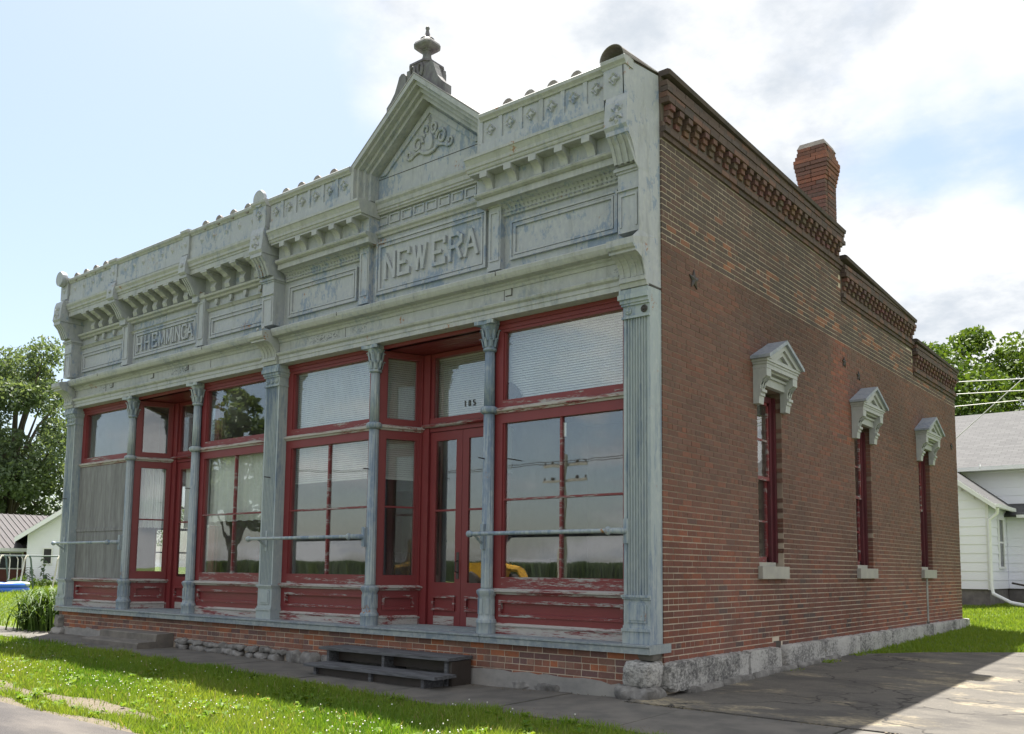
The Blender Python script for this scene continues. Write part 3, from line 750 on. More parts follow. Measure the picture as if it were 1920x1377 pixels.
# ---- slender columns
def column(cx):
    p = empty('column', bld, (cx, -.12, 0))
    ring = lambda z: [(.085, z - .045), (.105, z - .03), (.112, z), (.105, z + .025), (.085, z + .04)]
    def seg(z0, z1, r0, r1): return MB().lathe(0, 0, [(r0, z0), (r0, z0 + .02), (r1, z1)], 36, 12, .17)
    s = seg(1.10, 3.215, .076, .070); s.lathe(0, 0, [(.070, 3.30), (.064, 3.98)], 36, 12, .17); s.obj('shaft', 'iron', p, 'all')
    MB().lathe(0, 0, [(.118, .572), (.118, .69), (.126, .70), (.122, .73), (.105, .745), (.098, .79), (.098, 1.0), (.108, 1.02), (.124, 1.05), (.126, 1.075), (.10, 1.095), (.08, 1.10)], 20).obj('base', 'iron', p, True)
    b = MB()
    for k in range(8):
        a = 2 * math.pi * k / 8; b.box(-.02, .02, -.105, -.096, .80, .98)
        for q in range(len(b.v) - 8, len(b.v)):
            X, Y, Z = b.v[q]; b.v[q] = (X * math.cos(a) - Y * math.sin(a), X * math.sin(a) + Y * math.cos(a), Z)
    b.obj('base_panel', 'iron', p)
    MB().lathe(0, 0, ring(3.257), 20).obj('ring', 'iron', p, True)
    MB().lathe(0, 0, [(.068, 3.98), (.086, 3.995), (.086, 4.015), (.072, 4.03), (.074, 4.10), (.085, 4.22), (.115, 4.285), (.12, 4.30)], 24).obj('capital', 'iron', p, True)
    l = MB()
    for rowi, (zz0, zz1, rr) in enumerate(((4.03, 4.16, .080), (4.11, 4.27, .088))):
        for k in range(8):
            a = 2 * math.pi * (k + .5 * rowi) / 8
            V = []
            for w, z, r in ((.022, zz0, rr), (.027, (zz0 + zz1) / 2, rr + .012), (.020, zz1 - .02, rr + .028), (.008, zz1 - .035, rr + .045)):
                for sgn in (-1, 1):
                    V.append((r * math.cos(a) - sgn * w * math.sin(a), r * math.sin(a) + sgn * w * math.cos(a), z))
                V.append(((r + .012) * math.cos(a), (r + .012) * math.sin(a), z))
            F = []
            for i in range(3):
                o = i * 3; F += [(o, o + 2, o + 5, o + 3), (o + 2, o + 1, o + 4, o + 5), (o + 1, o, o + 3, o + 4)]
            l.add(V, F)
    l.obj('acanthus_leaves', 'iron', p)
    MB().ext([(-.155, -.13), (-.13, -.155), (0, -.125), (.13, -.155), (.155, -.13), (.125, 0), (.155, .13), (.13, .155), (-.13, .155), (-.155, .13), (-.125, 0)], 'z', 4.30, 4.346).obj('abacus', 'iron', p)
    return p
for cx in COLX: column(cx)

# ---- lintel: architrave, frieze and lower cornice, between the consoles
AP = [(-.10, 4.348), (-.262, 4.348), (-.262, 4.405), (-.272, 4.410), (-.272, 4.455), (-.30, 4.475), (-.31, 4.50), (-.30, 4.515), (-.25, 4.53), (-.25, 4.665), (-.10, 4.665)]
CP = [(-.10, 4.666), (-.262, 4.666), (-.275, 4.70), (-.30, 4.715), (-.30, 4.735), (-.385, 4.745), (-.40, 4.765), (-.418, 4.80), (-.425, 4.84), (-.42, 4.852), (-.165, 4.945), (-.10, 4.945)]
for a, b in ((X1b + .01, X2a - .01), (X2b + .01, X3a - .01)):
    MB().ext(AP, 'x', a, b).obj('architrave', 'trim', bld)
    MB().ext(CP, 'x', a, b).obj('lower_cornice', 'trim', bld)
    MB().box(a, b, -.10, .05, 4.30, 4.347).obj('lintel_soffit', 'red', bld)
# ---- great consoles over the pilasters, and the storey above them
def great_pier(xa, xb, ret):
    p = empty('console_pier', bld); u = .012
    S = [(-.05, 4.352), (-.285, 4.352), (-.30, 4.40), (-.32, 4.405), (-.32, 4.45), (-.305, 4.46)]
    for k in range(8):                                              # concave sweep
        t = k / 7; S.append((-.305 - .19 * (1 - math.cos(t * math.pi / 2)), 4.46 + .20 * math.sin(t * math.pi / 2)))
    S += [(-.515, 4.662), (-.515, 4.69), (-.545, 4.70), (-.565, 4.73), (-.565, 4.80), (-.05, 4.935)]
    c = MB().ext(S, 'x', xa, xb).obj('console', 'trim', p)
    for k in range(4):
        xx = xa + (xb - xa) * (.14 + .24 * k)
        pts = [(-.297 - .19 * (1 - math.cos(t / 7 * math.pi / 2)) - .012, 4.46 + .20 * math.sin(t / 7 * math.pi / 2)) for t in range(8)]
        MB().ext([(y - .004, z) for y, z in pts] + [(y + .03, z) for y, z in reversed(pts)], 'x', xx - .016, xx + .016).obj('rib', 'trim', c)
    if not ret:
        for k in (.3, .7): MB().lathe(0, 0, [(.028, 0), (.026, .02), (.012, .03), (.003, .032)], 12).obj('boss', 'trim', c, True, (xa + (xb - xa) * k, -.47, 4.862)).rotation_euler = (R_(62), 0, 0)
    a, b = xa + .02, xb - .035                                       # upper pilaster
    s = MB(); s.box(a, b, -.365, -.05, 4.94, 5.60)
    for z0, z1, e in ((5.60, 5.625, .015), (5.625, 5.66, .035), (5.66, 5.675, .02)): s.box(a - e, b + (0 if ret else e), -.365 - e, -.05, z0, z1)
    s.obj('shaft', 'metal', p)
    f = MB()
    for q in ((a + .03, a + .05, 5.0, 5.36), (b - .05, b - .03, 5.0, 5.36)): f.box(q[0], q[1], -.378, -.365, q[2], q[3])
    f.box(a + .05, b - .05, -.378, -.365, 5.34, 5.36); f.box(a, b, -.39, -.365, 5.40, 5.415); f.obj('sunk_panel', 'metal', p)
    B = [(-.05, 5.68), (-.44, 5.68), (-.47, 5.76), (-.52, 5.86), (-.585, 5.93), (-.605, 5.935), (-.605, 5.985), (-.05, 5.985)]
    k_ = MB().ext(B, 'x', a, b).obj('bracket', 'metal', p)
    for k in range(4):
        xx = a + (b - a) * (.1 + .267 * k); P2 = [(-.44, 5.68), (-.47, 5.76), (-.52, 5.86), (-.585, 5.93)]
        MB().ext([(y - .016, z) for y, z in P2] + [(y + .02, z) for y, z in reversed(P2)], 'x', xx - .017, xx + .017).obj('rib', 'metal', k_)
    L = [(-.05, 5.986), (-.595, 5.986), (-.625, 6.03), (-.61, 6.15), (-.60, 6.30), (-.575, 6.385), (-.05, 6.385)]
    l = MB().ext(L, 'x', a - .015, b + (-.01 if ret else .015)).obj('leaf_block', 'metal', p)
    o = MB(); cx = (a + b) / 2                                       # leaf spray in relief
    for k, (dx, dz, w, hh, rt) in enumerate(((0, 0, .03, .11, 0), (-.045, .05, .026, .09, .7), (.045, .05, .026, .09, -.7), (-.05, -.05, .026, .09, 2.2), (.05, -.05, .026, .09, -2.2), (0, .08, .026, .08, 0), (0, -.09, .026, .08, 3.1))):
        V = []
        for (px_, pz_, py_) in ((0, -hh / 2, 0), (-w, 0, 0), (0, hh / 2, 0), (w, 0, 0), (0, 0, -.028)):
            X = px_ * math.cos(rt) - pz_ * math.sin(rt) + dx; Z = px_ * math.sin(rt) + pz_ * math.cos(rt) + dz
            V.append((cx + X, -.612 - (.012 if Z < -.02 else -.004) + py_, 6.17 + Z))
        o.add(V, [(0, 1, 4), (1, 2, 4), (2, 3, 4), (3, 0, 4), (3, 2, 1, 0)])
    o.obj('leaf_ornament', 'metal', l)
    return p, a, b
pier_l = great_pier(X1a, X1b, False); pier_m = great_pier(X2a, X2b, False); pier_r = great_pier(X3a, X3b, True)

# ---- upper wall field
MB().box(X1b - .04, X2a + .01, -.16, -.06, 4.946, 6.30).box(X2b - .04, X3a + .01, -.16, -.06, 4.946, 6.42).obj('upper_wall', 'metal', bld)
MB().box(X1a + .02, X3b - .06, -.06, .0, 4.3, 6.42).obj('backing', 'rubber', bld)
def frame_panel(name, x0, x1, z0, z1, mat='metal', y=-.162):
    p = empty(name, bld); f = MB()
    def rect(a, b, c, d, w, dep):
        f.ext([(a, c), (b, c), (b - w, c + w), (a + w, c + w)], 'y', y - dep, y); f.ext([(a, d), (b, d), (b - w, d - w), (a + w, d - w)], 'y', y - dep, y)
        f.ext([(a, c), (a + w, c + w), (a + w, d - w), (a, d)], 'y', y - dep, y); f.ext([(b, c), (b - w, c + w), (b - w, d - w), (b, d)], 'y', y - dep, y)
    rect(x0, x1, z0, z1, .028, .036); rect(x0 + .034, x1 - .034, z0 + .034, z1 - .034, .016, .024); rect(x0 + .056, x1 - .056, z0 + .056, z1 - .056, .026, .030)
    f.obj('frame', mat, p); MB().box(x0 + .083, x1 - .083, y - .006, y, z0 + .083, z1 - .083).obj('field', mat, p)
    return p
LET = {'N': (((0, 0), (0, 1)), ((0, 1), (1, 0)), ((1, 0), (1, 1))), 'E': (((0, 0), (0, 1)), ((0, 1), (1, 1)), ((0, .48), (.62, .48)), ((0, 0), (1, 0)), ((1, .84), (1, 1)), ((1, 0), (1, .16))),
       'W': (((0, 1), (.25, 0)), ((.25, 0), (.5, .95)), ((.5, .95), (.75, 0)), ((.75, 0), (1, 1))), 'R': (((0, 0), (0, 1)), ((0, 1), (.68, 1)), ((.68, 1), (1, .86)), ((1, .86), (1, .64)), ((1, .64), (.68, .5)), ((.68, .5), (0, .5)), ((.6, .5), (1, 0))),
       'A': (((0, 0), (.5, 1)), ((.5, 1), (1, 0)), ((.2, .36), (.8, .36))), 'H': (((0, 0), (0, 1)), ((1, 0), (1, 1)), ((0, .5), (1, .5))), 'M': (((0, 0), (0, 1)), ((0, 1), (.5, .1)), ((.5, .1), (1, 1)), ((1, 1), (1, 0))),
       'I': (((.5, 0), (.5, 1)),), 'G': (((1, .82), (.8, 1)), ((.8, 1), (.2, 1)), ((.2, 1), (0, .82)), ((0, .82), (0, .18)), ((0, .18), (.2, 0)), ((.2, 0), (.8, 0)), ((.8, 0), (1, .18)), ((1, .18), (1, .44)), ((1, .44), (.62, .44)))}
def letters(panel, word, z0, z1, sw_, y):
    for ch, xa, xb in word:
        m = MB(); w = xb - xa - sw_
        for i, (p, q) in enumerate(LET[ch]):
            P = (sw_ / 2 + p[0] * w, sw_ / 2 + p[1] * (z1 - z0 - sw_)); Q = (sw_ / 2 + q[0] * w, sw_ / 2 + q[1] * (z1 - z0 - sw_))
            d = (Vector(Q) - Vector(P)).normalized() * sw_ * (.48 if abs(P[0] - Q[0]) < 1e-6 or abs(P[1] - Q[1]) < 1e-6 else .22)
            m.bar((P[0] - d.x, P[1] - d.y), (Q[0] + d.x, Q[1] + d.y), sw_, -.034 - .0007 * i, .004)
        m.obj('letter', 'metal', panel, False, (xa, y, z0))
ne = frame_panel('name_panel', -4.37, -2.375, 5.04, 5.785)
letters(ne, [('N', -4.205, -3.985), ('E', -3.945, -3.71), ('W', -3.655, -3.395), ('E', -3.30, -3.055), ('R', -3.005, -2.765), ('A', -2.745, -2.495)], 5.232, 5.602, .046, -.168)
hm = frame_panel('name_panel', -10.77, -8.755, 5.045, 5.53)
letters(hm, [('H', -10.655, -10.475), ('H', -10.395, -10.215), ('E', -10.15, -9.97), ('M', -9.92, -9.71), ('M', -9.68, -9.50), ('I', -9.50, -9.42), ('N', -9.405, -9.235), ('G', -9.205, -9.03), ('A', -9.045, -8.85)], 5.155, 5.42, .034, -.168)
frame_panel('blank_panel', -1.985, -.45, 5.048, 5.535); frame_panel('blank_panel', -6.294, -4.76, 5.048, 5.535)
frame_panel('blank_panel', -12.71, -11.16, 5.04, 5.42); frame_panel('blank_panel', -8.37, -6.86, 5.05, 5.41)
# small pilasters beside the name panels
for xa, xb in ((-2.285, -2.095), (-4.650, -4.460), (-11.075, -10.875), (-8.665, -8.465)):
    p = empty('small_pilaster', bld); s = MB().box(xa, xb, -.243, -.16, 4.965, 5.74)
    for q in ((xa + .02, xa + .04, 5.06, 5.68), (xb - .04, xb - .02, 5.06, 5.68)): s.box(q[0], q[1], -.255, -.243, q[2], q[3])
    s.box(xa + .04, xb - .04, -.255, -.243, 5.66, 5.68).box(xa + .04, xb - .04, -.255, -.243, 5.06, 5.08); s.obj('shaft', 'metal', p)
    MB().box(xa - .01, xb + .01, -.255, -.16, 5.741, 5.76).box(xa - .025, xb + .025, -.275, -.16, 5.76, 5.80).box(xa - .015, xb + .015, -.265, -.16, 5.80, 5.83).obj('cap', 'trim', p)
    MB().box(xa - .008, xb + .008, -.255, -.16, 4.946, 5.0).obj('foot', 'metal', p)

# ---- NEW ERA side bays: leaf band, string, modillions, cornice
SEC_L = (X2b + .03, -4.335); SEC_R = (-2.409, X3a - .015)
CYM = [(-.06, 6.121), (-.515, 6.121), (-.525, 6.14), (-.525, 6.155), (-.54, 6.165), (-.545, 6.20), (-.56, 6.235), (-.575, 6.262), (-.585, 6.265), (-.585, 6.30), (-.53, 6.315), (-.06, 6.33)]
LB = [(-.15, 5.61), (-.195, 5.615), (-.205, 5.635), (-.195, 5.66), (-.19, 5.665), (-.20, 5.70), (-.235, 5.735), (-.30, 5.758), (-.15, 5.758)]
ST = [(-.15, 5.759), (-.355, 5.759), (-.355, 5.835), (-.375, 5.838), (-.405, 5.855), (-.415, 5.875), (-.405, 5.895), (-.37, 5.902), (-.15, 5.902)]
MOD = [(-.30, 5.905), (-.39, 5.905)] + [(-.392 - .108 * (1 - math.cos(t / 7 * math.pi / 2)), 5.905 + .12 * math.sin(t / 7 * math.pi / 2)) for t in range(1, 8)] + [(-.513, 6.026), (-.513, 6.092), (-.30, 6.092)]
mod_src = None
for (a, b), first, mir in ((SEC_R, -2.212, False), (SEC_L, -6.744 + 2.212 - .11, True)):
    cn = MB().ext(CYM, 'x', a, b).obj('upper_cornice', 'trim', bld)
    MB().box(a + .02, b - .02, -.505, -.16, 6.092, 6.121).obj('fascia', 'trim', cn)
    MB().ext(ST, 'x', a + (.0 if mir else .02), b - (.02 if mir else 0)).obj('string_course', 'trim', bld)
    la, lb_ = (a + .30 if not mir else a, b - .30 if mir else b)
    band = MB().ext(LB, 'x', la, lb_).obj('leaf_band', 'metal', bld)
    t = MB(); n = int((lb_ - la) / .062)
    for i in range(n):
        xx = la + (i + .5) * (lb_ - la) / n
        for z, y, w, hh in ((5.735, -.245, .02, .04), (5.70, -.205, .014, .045), (5.645, -.208, .022, .03)):
            t.add([(xx - w, y, z), (xx, y + .006, z + hh / 2), (xx + w, y, z), (xx, y + .006, z - hh / 2), (xx, y - .022, z - .006)], [(0, 1, 4), (1, 2, 4), (2, 3, 4), (3, 0, 4)])
    o = t.obj('leaf_relief', 'metal', band); o['kind'] = 'stuff'
    for i in range(5):
        xx = first + .373 * i if not mir else first - .373 * i
        if mod_src is None: mod_src = MB().ext(MOD, 'x', 0, .11).obj('modillion', 'trim', cn, False, (xx, 0, 0))
        else: inst(mod_src, cn, (xx, 0, 0))
    MB().box(a + .02, b - .02, -.355, -.16, 5.903, 6.0915).obj('modillion_back', 'metal', cn)
# ---- NEW ERA centre: cornice, squares
MB().ext([(-.06, 6.17), (-.20, 6.17), (-.205, 6.19), (-.225, 6.20), (-.225, 6.225), (-.24, 6.235), (-.25, 6.29), (-.275, 6.32), (-.28, 6.35), (-.06, 6.375)], 'x', -4.334, -2.41).obj('centre_cornice', 'trim', bld)
MB().ext([(-.15, 5.85), (-.19, 5.852), (-.20, 5.88), (-.225, 5.90), (-.23, 5.925), (-.215, 5.945), (-.15, 5.95)], 'x', -4.44, -2.30).obj('centre_string', 'trim', bld)
sq = empty('square_band', bld); s0 = None
for i in range(9):
    xx = -4.37 + .2315 * i
    if s0 is None:
        f = MB(); w, h, e = .19, .128, .016
        f.box(0, w, -.02, 0, 0, e).box(0, w, -.02, 0, h - e, h).box(0, e, -.02, 0, e, h - e).box(w - e, w, -.02, 0, e, h - e)
        s0 = f.obj('square', 'metal', sq, False, (xx, -.159, 6.02))
    elif i < 8: inst(s0, sq, (xx, -.159, 6.02))

# ---- parapet of NEW ERA with rosettes in square fields
def rosette_mb():
    m = MB(); n = 24; V = []
    for i_, (r_, y) in enumerate(((1.0, 0), (.88, -.024), (.58, -.006), (.36, -.022), (.02, -.024))):
        for k in range(n):
            a = 2 * math.pi * k / n; r = .060 * r_ * (1 + .24 * math.cos(4 * a) * (1 if i_ < 3 else 0)); V.append((r * math.cos(a), y, r * math.sin(a)))
    F = [(i * n + k, i * n + (k + 1) % n, (i + 1) * n + (k + 1) % n, (i + 1) * n + k) for i in range(4) for k in range(n)]
    return m.add(V, F)
ros = None
LIP = [(-.38, 6.71), (-.535, 6.71), (-.545, 6.73), (-.57, 6.755), (-.575, 6.79), (-.56, 6.805), (-.38, 6.82)]
for a, b, f0 in ((-2.19, -.405, -2.035), (-6.36, -4.552, -6.222)):
    p = empty('parapet', bld)
    MB().box(a, b, -.515, -.38, 6.31, 6.712).obj('parapet_face', 'metal', p)
    MB().ext(LIP, 'x', a - .0, b).obj('parapet_lip', 'trim', p)
    for i in range(7):
        xx = f0 - .152 + .3055 * i
        if a - .01 < xx < b - .03: MB().box(xx - .028, xx + .028, -.53, -.515, 6.44, 6.71).obj('stile', 'metal', p)
    MB().box(a, b, -.53, -.515, 6.31, 6.44).obj('rail', 'metal', p)
    for i in range(6):
        if ros is None: ros = rosette_mb().obj('rosette', 'metal', p, True, (f0 + .3055 * i, -.516, 6.58))
        else: inst(ros, p, (f0 + .3055 * i, -.516, 6.58))
for a, b in ((pier_r[1] - .05, -.105), (pier_m[1] - .01, pier_m[2] + .02)):
    p = empty('parapet_block', bld); MB().box(a, b, -.575, -.38, 6.386, 6.712).obj('block', 'metal', p)
    MB().ext([(y - .045, z + .002) for y, z in LIP], 'x', a - .015, b + .012).obj('parapet_lip', 'trim', p)
    inst(ros, p, ((a + b) / 2, -.577, 6.58))
# open-ended roll over the corner block
rl = MB(); n = 14
V = []; F = []
for rr in (.155, .147):
    for y in (-.60, .03):
        for k in range(n + 1):
            t = math.pi * k / n; V.append((-.262 + rr * math.cos(t) + (0 if y < 0 else .085), y, 6.812 + rr * math.sin(t) * (1.0 if y < 0 else .42) + (0 if y < 0 else .02)))
m = n + 1
for k in range(n):
    F += [(k, k + 1, m + k + 1, m + k), (2 * m + k, 3 * m + k, 3 * m + k + 1, 2 * m + k + 1), (k, 2 * m + k, 2 * m + k + 1, k + 1)]
F.append(tuple(range(3 * m, 4 * m)))
rl.add(V, F).obj('parapet_roll', 'rolls', bld)
MB().lathe(0, 0, [(.13, -.03), (.14, 0), (.13, .03)], 20).obj('parapet_roundel', 'metal', bld, True, ((pier_m[1] + pier_m[2]) / 2, -.57, 6.84)).rotation_euler = (R_(90), 0, 0)
MB().lathe(0, 0, [(.14, -.05), (.15, 0), (.14, .05)], 20).obj('parapet_roundel', 'metal', bld, True, (-12.94, -.56, 6.84)).rotation_euler = (R_(90), 0, 0)
# standing rolls of the little roof behind the parapet
roll = None
for a, b, st in ((-1.80, -.7, .333), (-6.05, -4.8, .36), (-8.15, -6.9, .385), (-12.5, -11.3, .37)):
    x = a
    while x < b:
        if roll is None: roll = MB().lathe(0, 0, [(.078, 0), (.082, .03), (.072, .05), (.072, .9)], 14).obj('roof_roll', 'rolls', bld, True, (x, -.50, 6.83), None); roll.rotation_euler = (R_(-93), 0, 0)
        else: inst(roll, bld, (x, -.50, 6.83))
        x += st
MB().box(-12.9, -4.7, -.38, .3, 6.70, 6.795).box(-2.1, -.3, -.38, .0, 6.70, 6.80).obj('parapet_roof', 'rolls', bld)

# ---- pediment
ped = empty('pediment', bld); CX = C_R; APZ = 7.752
def gable(half, zf, za, yf, yb, half_i, zf_i, za_i, z0):
    """stepped gable band: outer outline minus inner outline, both with short vertical legs"""
    O = [(CX - half, z0), (CX - half, zf), (CX, za), (CX + half, zf), (CX + half, z0)]
    I = [(CX - half_i, z0), (CX - half_i, zf_i), (CX, za_i), (CX + half_i, zf_i), (CX + half_i, z0)]
    mb = MB(); V = [(x, y, z) for y in (yf, yb) for x, z in O + I]
    F = []
    for i in range(4):
        F += [(i, i + 1, 5 + i + 1, 5 + i), (10 + i, 15 + i, 15 + i + 1, 10 + i + 1), (i, 10 + i, 10 + i + 1, i + 1), (5 + i, 5 + i + 1, 15 + i + 1, 15 + i)]
    F += [(0, 5, 15, 10), (4, 14, 19, 9)]
    return mb.add(V, F)
gable(1.19, 6.80, APZ, -.525, -.05, 1.13, 6.775, 7.68, 6.34).obj('raking_cornice', 'trim', ped)
gable(1.129, 6.774, 7.679, -.475, -.05, 1.085, 6.755, 7.625, 6.34).obj('raking_cornice', 'trim', ped)
gable(1.084, 6.754, 7.624, -.40, -.05, 1.03, 6.735, 7.56, 6.34).obj('raking_cornice', 'trim', ped)
gable(1.029, 6.734, 7.559, -.345, -.05, .975, 6.71, 7.49, 6.34).obj('raking_cornice', 'trim', ped)
MB().ext([(CX - .974, 6.34), (CX - .974, 6.709), (CX, 7.489), (CX + .974, 6.709), (CX + .974, 6.34)], 'y', -.20, -.08).obj('tympanum', 'metal', ped)
MB().add([(CX - .93, -.201, 6.70), (CX, -.201, 7.44), (CX + .93, -.201, 6.70), (CX - .82, -.201, 6.70), (CX, -.201, 7.345), (CX + .82, -.201, 6.70), (CX - .93, -.225, 6.70), (CX, -.225, 7.44), (CX + .93, -.225, 6.70), (CX - .82, -.225, 6.70), (CX, -.225, 7.345), (CX + .82, -.225, 6.70)],
         [(6, 7, 10, 9), (7, 8, 11, 10), (0, 6, 7, 1), (1, 7, 8, 2), (3, 4, 10, 9), (4, 5, 11, 10), (0, 3, 9, 6), (2, 8, 11, 5)]).obj('inner_moulding', 'metal', ped)
MB().box(CX - .97, CX + .97, -.204, -.198, 6.665, 6.672).obj('seam', 'rubber', ped)
orn = MB()                                                        # scrolled foliage in relief
def curl(x, z, r, t0, t1, turn, w=.02):
    pts = []
    for k in range(15):
        t = k / 14; a = t0 + (t1 - t0) * t; rr = r * (1 - .72 * t) if turn else r
        pts.append((x + rr * math.cos(a), -.215, z + rr * math.sin(a)))
    orn.tube(pts, w, 6, w * .6)
for sgn in (-1, 1):
    curl(CX + sgn * .19, 6.97, .085, math.pi * (1 if sgn > 0 else 0), math.pi * (1 if sgn > 0 else 0) - sgn * 7.5, True)
    curl(CX + sgn * .33, 6.90, .055, math.pi * (1 if sgn > 0 else 0), math.pi * (1 if sgn > 0 else 0) + sgn * 7, True, .016)
    curl(CX + sgn * .06, 7.09, .06, -math.pi / 2, -math.pi / 2 + sgn * 6.0, True, .017)
    orn.tube([(CX, -.22, 6.85), (CX + sgn * .08, -.225, 6.86), (CX + sgn * .15, -.22, 6.90), (CX + sgn * .24, -.215, 6.88), (CX + sgn * .30, -.21, 6.85)], .022, 6, .012)
orn.lathe(0, 0, [(.07, 0), (.06, .03), (.02, .045)], 14)
for q in range(len(orn.v) - 42, len(orn.v)): X, Y, Z = orn.v[q]; orn.v[q] = (CX + X, -.20 - Z, 6.96 + Y * 1.4)
for dz, w in ((7.13, .03), (7.18, .022), (7.03, .035)): orn.add([(CX - w, -.2, dz), (CX, -.2, dz + .05), (CX + w, -.2, dz), (CX, -.2, dz - .05), (CX, -.245, dz)], [(0, 1, 4), (1, 2, 4), (2, 3, 4), (3, 0, 4)])
orn.v = [(CX + (p[0] - CX) * 1.14, p[1], 6.93 + (p[2] - 6.95) * 1.4) for p in orn.v]
orn.obj('foliage_ornament', 'metal', ped, True)
g = MB(); g.add([(CX - 1.20, -.53, 6.797), (CX, -.53, 7.757), (CX + 1.20, -.53, 6.797), (CX - 1.20, 1.6, 6.797), (CX, 1.6, 7.757), (CX + 1.20, 1.6, 6.797), (CX - 1.20, -.53, 6.81), (CX, -.53, 7.775), (CX + 1.20, -.53, 6.81), (CX - 1.20, 1.6, 6.81), (CX, 1.6, 7.775), (CX + 1.20, 1.6, 6.81)],
                [(0, 1, 4, 3), (1, 2, 5, 4), (6, 9, 10, 7), (7, 10, 11, 8), (0, 6, 7, 1), (1, 7, 8, 2), (3, 4, 10, 9), (4, 5, 11, 10), (0, 3, 9, 6), (2, 8, 11, 5)]); g.obj('gable_roof', 'tinroof', ped)
MB().ext([(CX - 1.15, 6.6), (CX + 1.15, 6.6), (CX + 1.15, 6.83), (CX, 7.74), (CX - 1.15, 6.83)], 'y', 1.5, 1.58).obj('gable_back', 'rolls', ped)
# finial on its scrolled block
fin = empty('finial', bld, (CX, -.29, 0))
MB().ext([(-.184, 7.59), (0, 7.70), (.184, 7.59), (.184, 7.86), (-.184, 7.86)], 'y', -.184, .184).obj('block_foot', 'finial', fin)
MB().lathe(0, 0, [(.185, 7.72), (.185, 7.90), (.195, 7.91), (.19, 7.94), (.13, 7.965), (.10, 8.0)], 16, square=True).obj('block', 'finial', fin)
MB().lathe(0, 0, [(.095, 8.0), (.07, 8.02), (.05, 8.07), (.046, 8.11), (.055, 8.145), (.07, 8.15), (.07, 8.165), (.08, 8.17)], 16, square=True).obj('neck', 'finial', fin)
MB().lathe(0, 0, [(.06, 8.165), (.115, 8.175), (.145, 8.205), (.15, 8.23), (.135, 8.265), (.10, 8.30), (.072, 8.315), (.075, 8.325)], 16, square=True).obj('bulb', 'finial', fin)
MB().lathe(0, 0, [(.095, 8.325), (.08, 8.335), (.05, 8.37), (.028, 8.42), (.020, 8.46), (.026, 8.475), (.029, 8.49), (.020, 8.508), (.004, 8.515)], 16).obj('spire', 'finial', fin, True)
for sgn in (-1, 1):
    pts = [(sgn * .186, 7.80), (sgn * .22, 7.84), (sgn * .27, 7.85), (sgn * .31, 7.82), (sgn * .34, 7.74), (sgn * .39, 7.62), (sgn * .47, 7.52), (sgn * .54, 7.46), (sgn * .54, 7.30), (sgn * .186, 7.58)]
    MB().ext(pts, 'y', -.20, -.09).obj('scroll', 'finial', fin)
    s_ = MB()
    s_.tube([(sgn * .07 + .045 * math.cos(a) * (1 - a / 16) , -.195, 7.80 + .085 * math.sin(a) * (1 - a / 16)) for a in np.linspace(-1.2, 7, 18)], .018, 6)
    s_.tube([(sgn * .19, .10 * math.cos(a) * (1 - a / 16), 7.78 + .11 * math.sin(a) * (1 - a / 16)) for a in np.linspace(-1.2, 7, 18)], .02, 6)
    s_.obj('volute', 'finial', fin, True)
for yy in (-.12, 0, .12):
    MB().box(.187, .21, yy - .03, yy + .03, 7.62, 7.88).obj('flank_rib', 'finial', fin)

# ---- HEMMINGA store: string, hanging drops, S modillions, cornice, parapet
bx = [(-11.135, -10.915), (-8.765, -8.58)]
runs = [(X1b + .0, bx[0][0]), (bx[0][1], bx[1][0]), (bx[1][1], X2a)]
CY2 = [(-.06, 6.172), (-.475, 6.172), (-.48, 6.20), (-.50, 6.215), (-.505, 6.25), (-.53, 6.29), (-.535, 6.325), (-.50, 6.335), (-.06, 6.35)]
SM = [(-.16, 5.78), (-.21, 5.78), (-.265, 5.80), (-.285, 5.86), (-.27, 5.91), (-.25, 5.945), (-.275, 5.955), (-.30, 5.96), (-.33, 5.99), (-.385, 6.02), (-.42, 6.03), (-.445, 6.05), (-.46, 6.09), (-.16, 6.09)]
sm = None; drop = None
mods = [[-12.25, -11.955, -11.573, -11.215], [-10.70, -10.37, -10.04, -9.715, -9.385, -9.055], [-8.25, -7.86, -7.46, -7.07]]
for (a, b), ms in zip(runs, mods):
    cn = MB().ext(CY2, 'x', a, b).obj('upper_cornice', 'trim', bld)
    MB().box(a, b, -.465, -.16, 6.092, 6.172).obj('fascia', 'trim', cn)
    MB().ext([(-.15, 5.69), (-.215, 5.70), (-.23, 5.73), (-.27, 5.745), (-.28, 5.775), (-.15, 5.785)], 'x', a, b).obj('string_course', 'trim', bld)
    MB().ext([(-.15, 5.505), (-.18, 5.51), (-.20, 5.535), (-.22, 5.55), (-.15, 5.555)], 'x', a, b).obj('panel_moulding', 'trim', bld)
    for x in ms:
        if sm is None: sm = MB().ext(SM, 'x', 0, .13).box(-.02, .15, -.463, -.2, 6.062, 6.091).obj('modillion', 'trim', cn, False, (x, 0, 0))
        else: inst(sm, cn, (x, 0, 0))
        if drop is None: drop = MB().ext([(0, 0), (.08, 0), (.08, -.05), (.055, -.09), (.04, -.105), (.025, -.09), (0, -.05)], 'y', -.21, -.16).obj('drop', 'trim', cn, False, (x + .02, 0, 5.688))
        elif not (-10.8 < x < -8.9): inst(drop, cn, (x + .02, 0, 5.688))
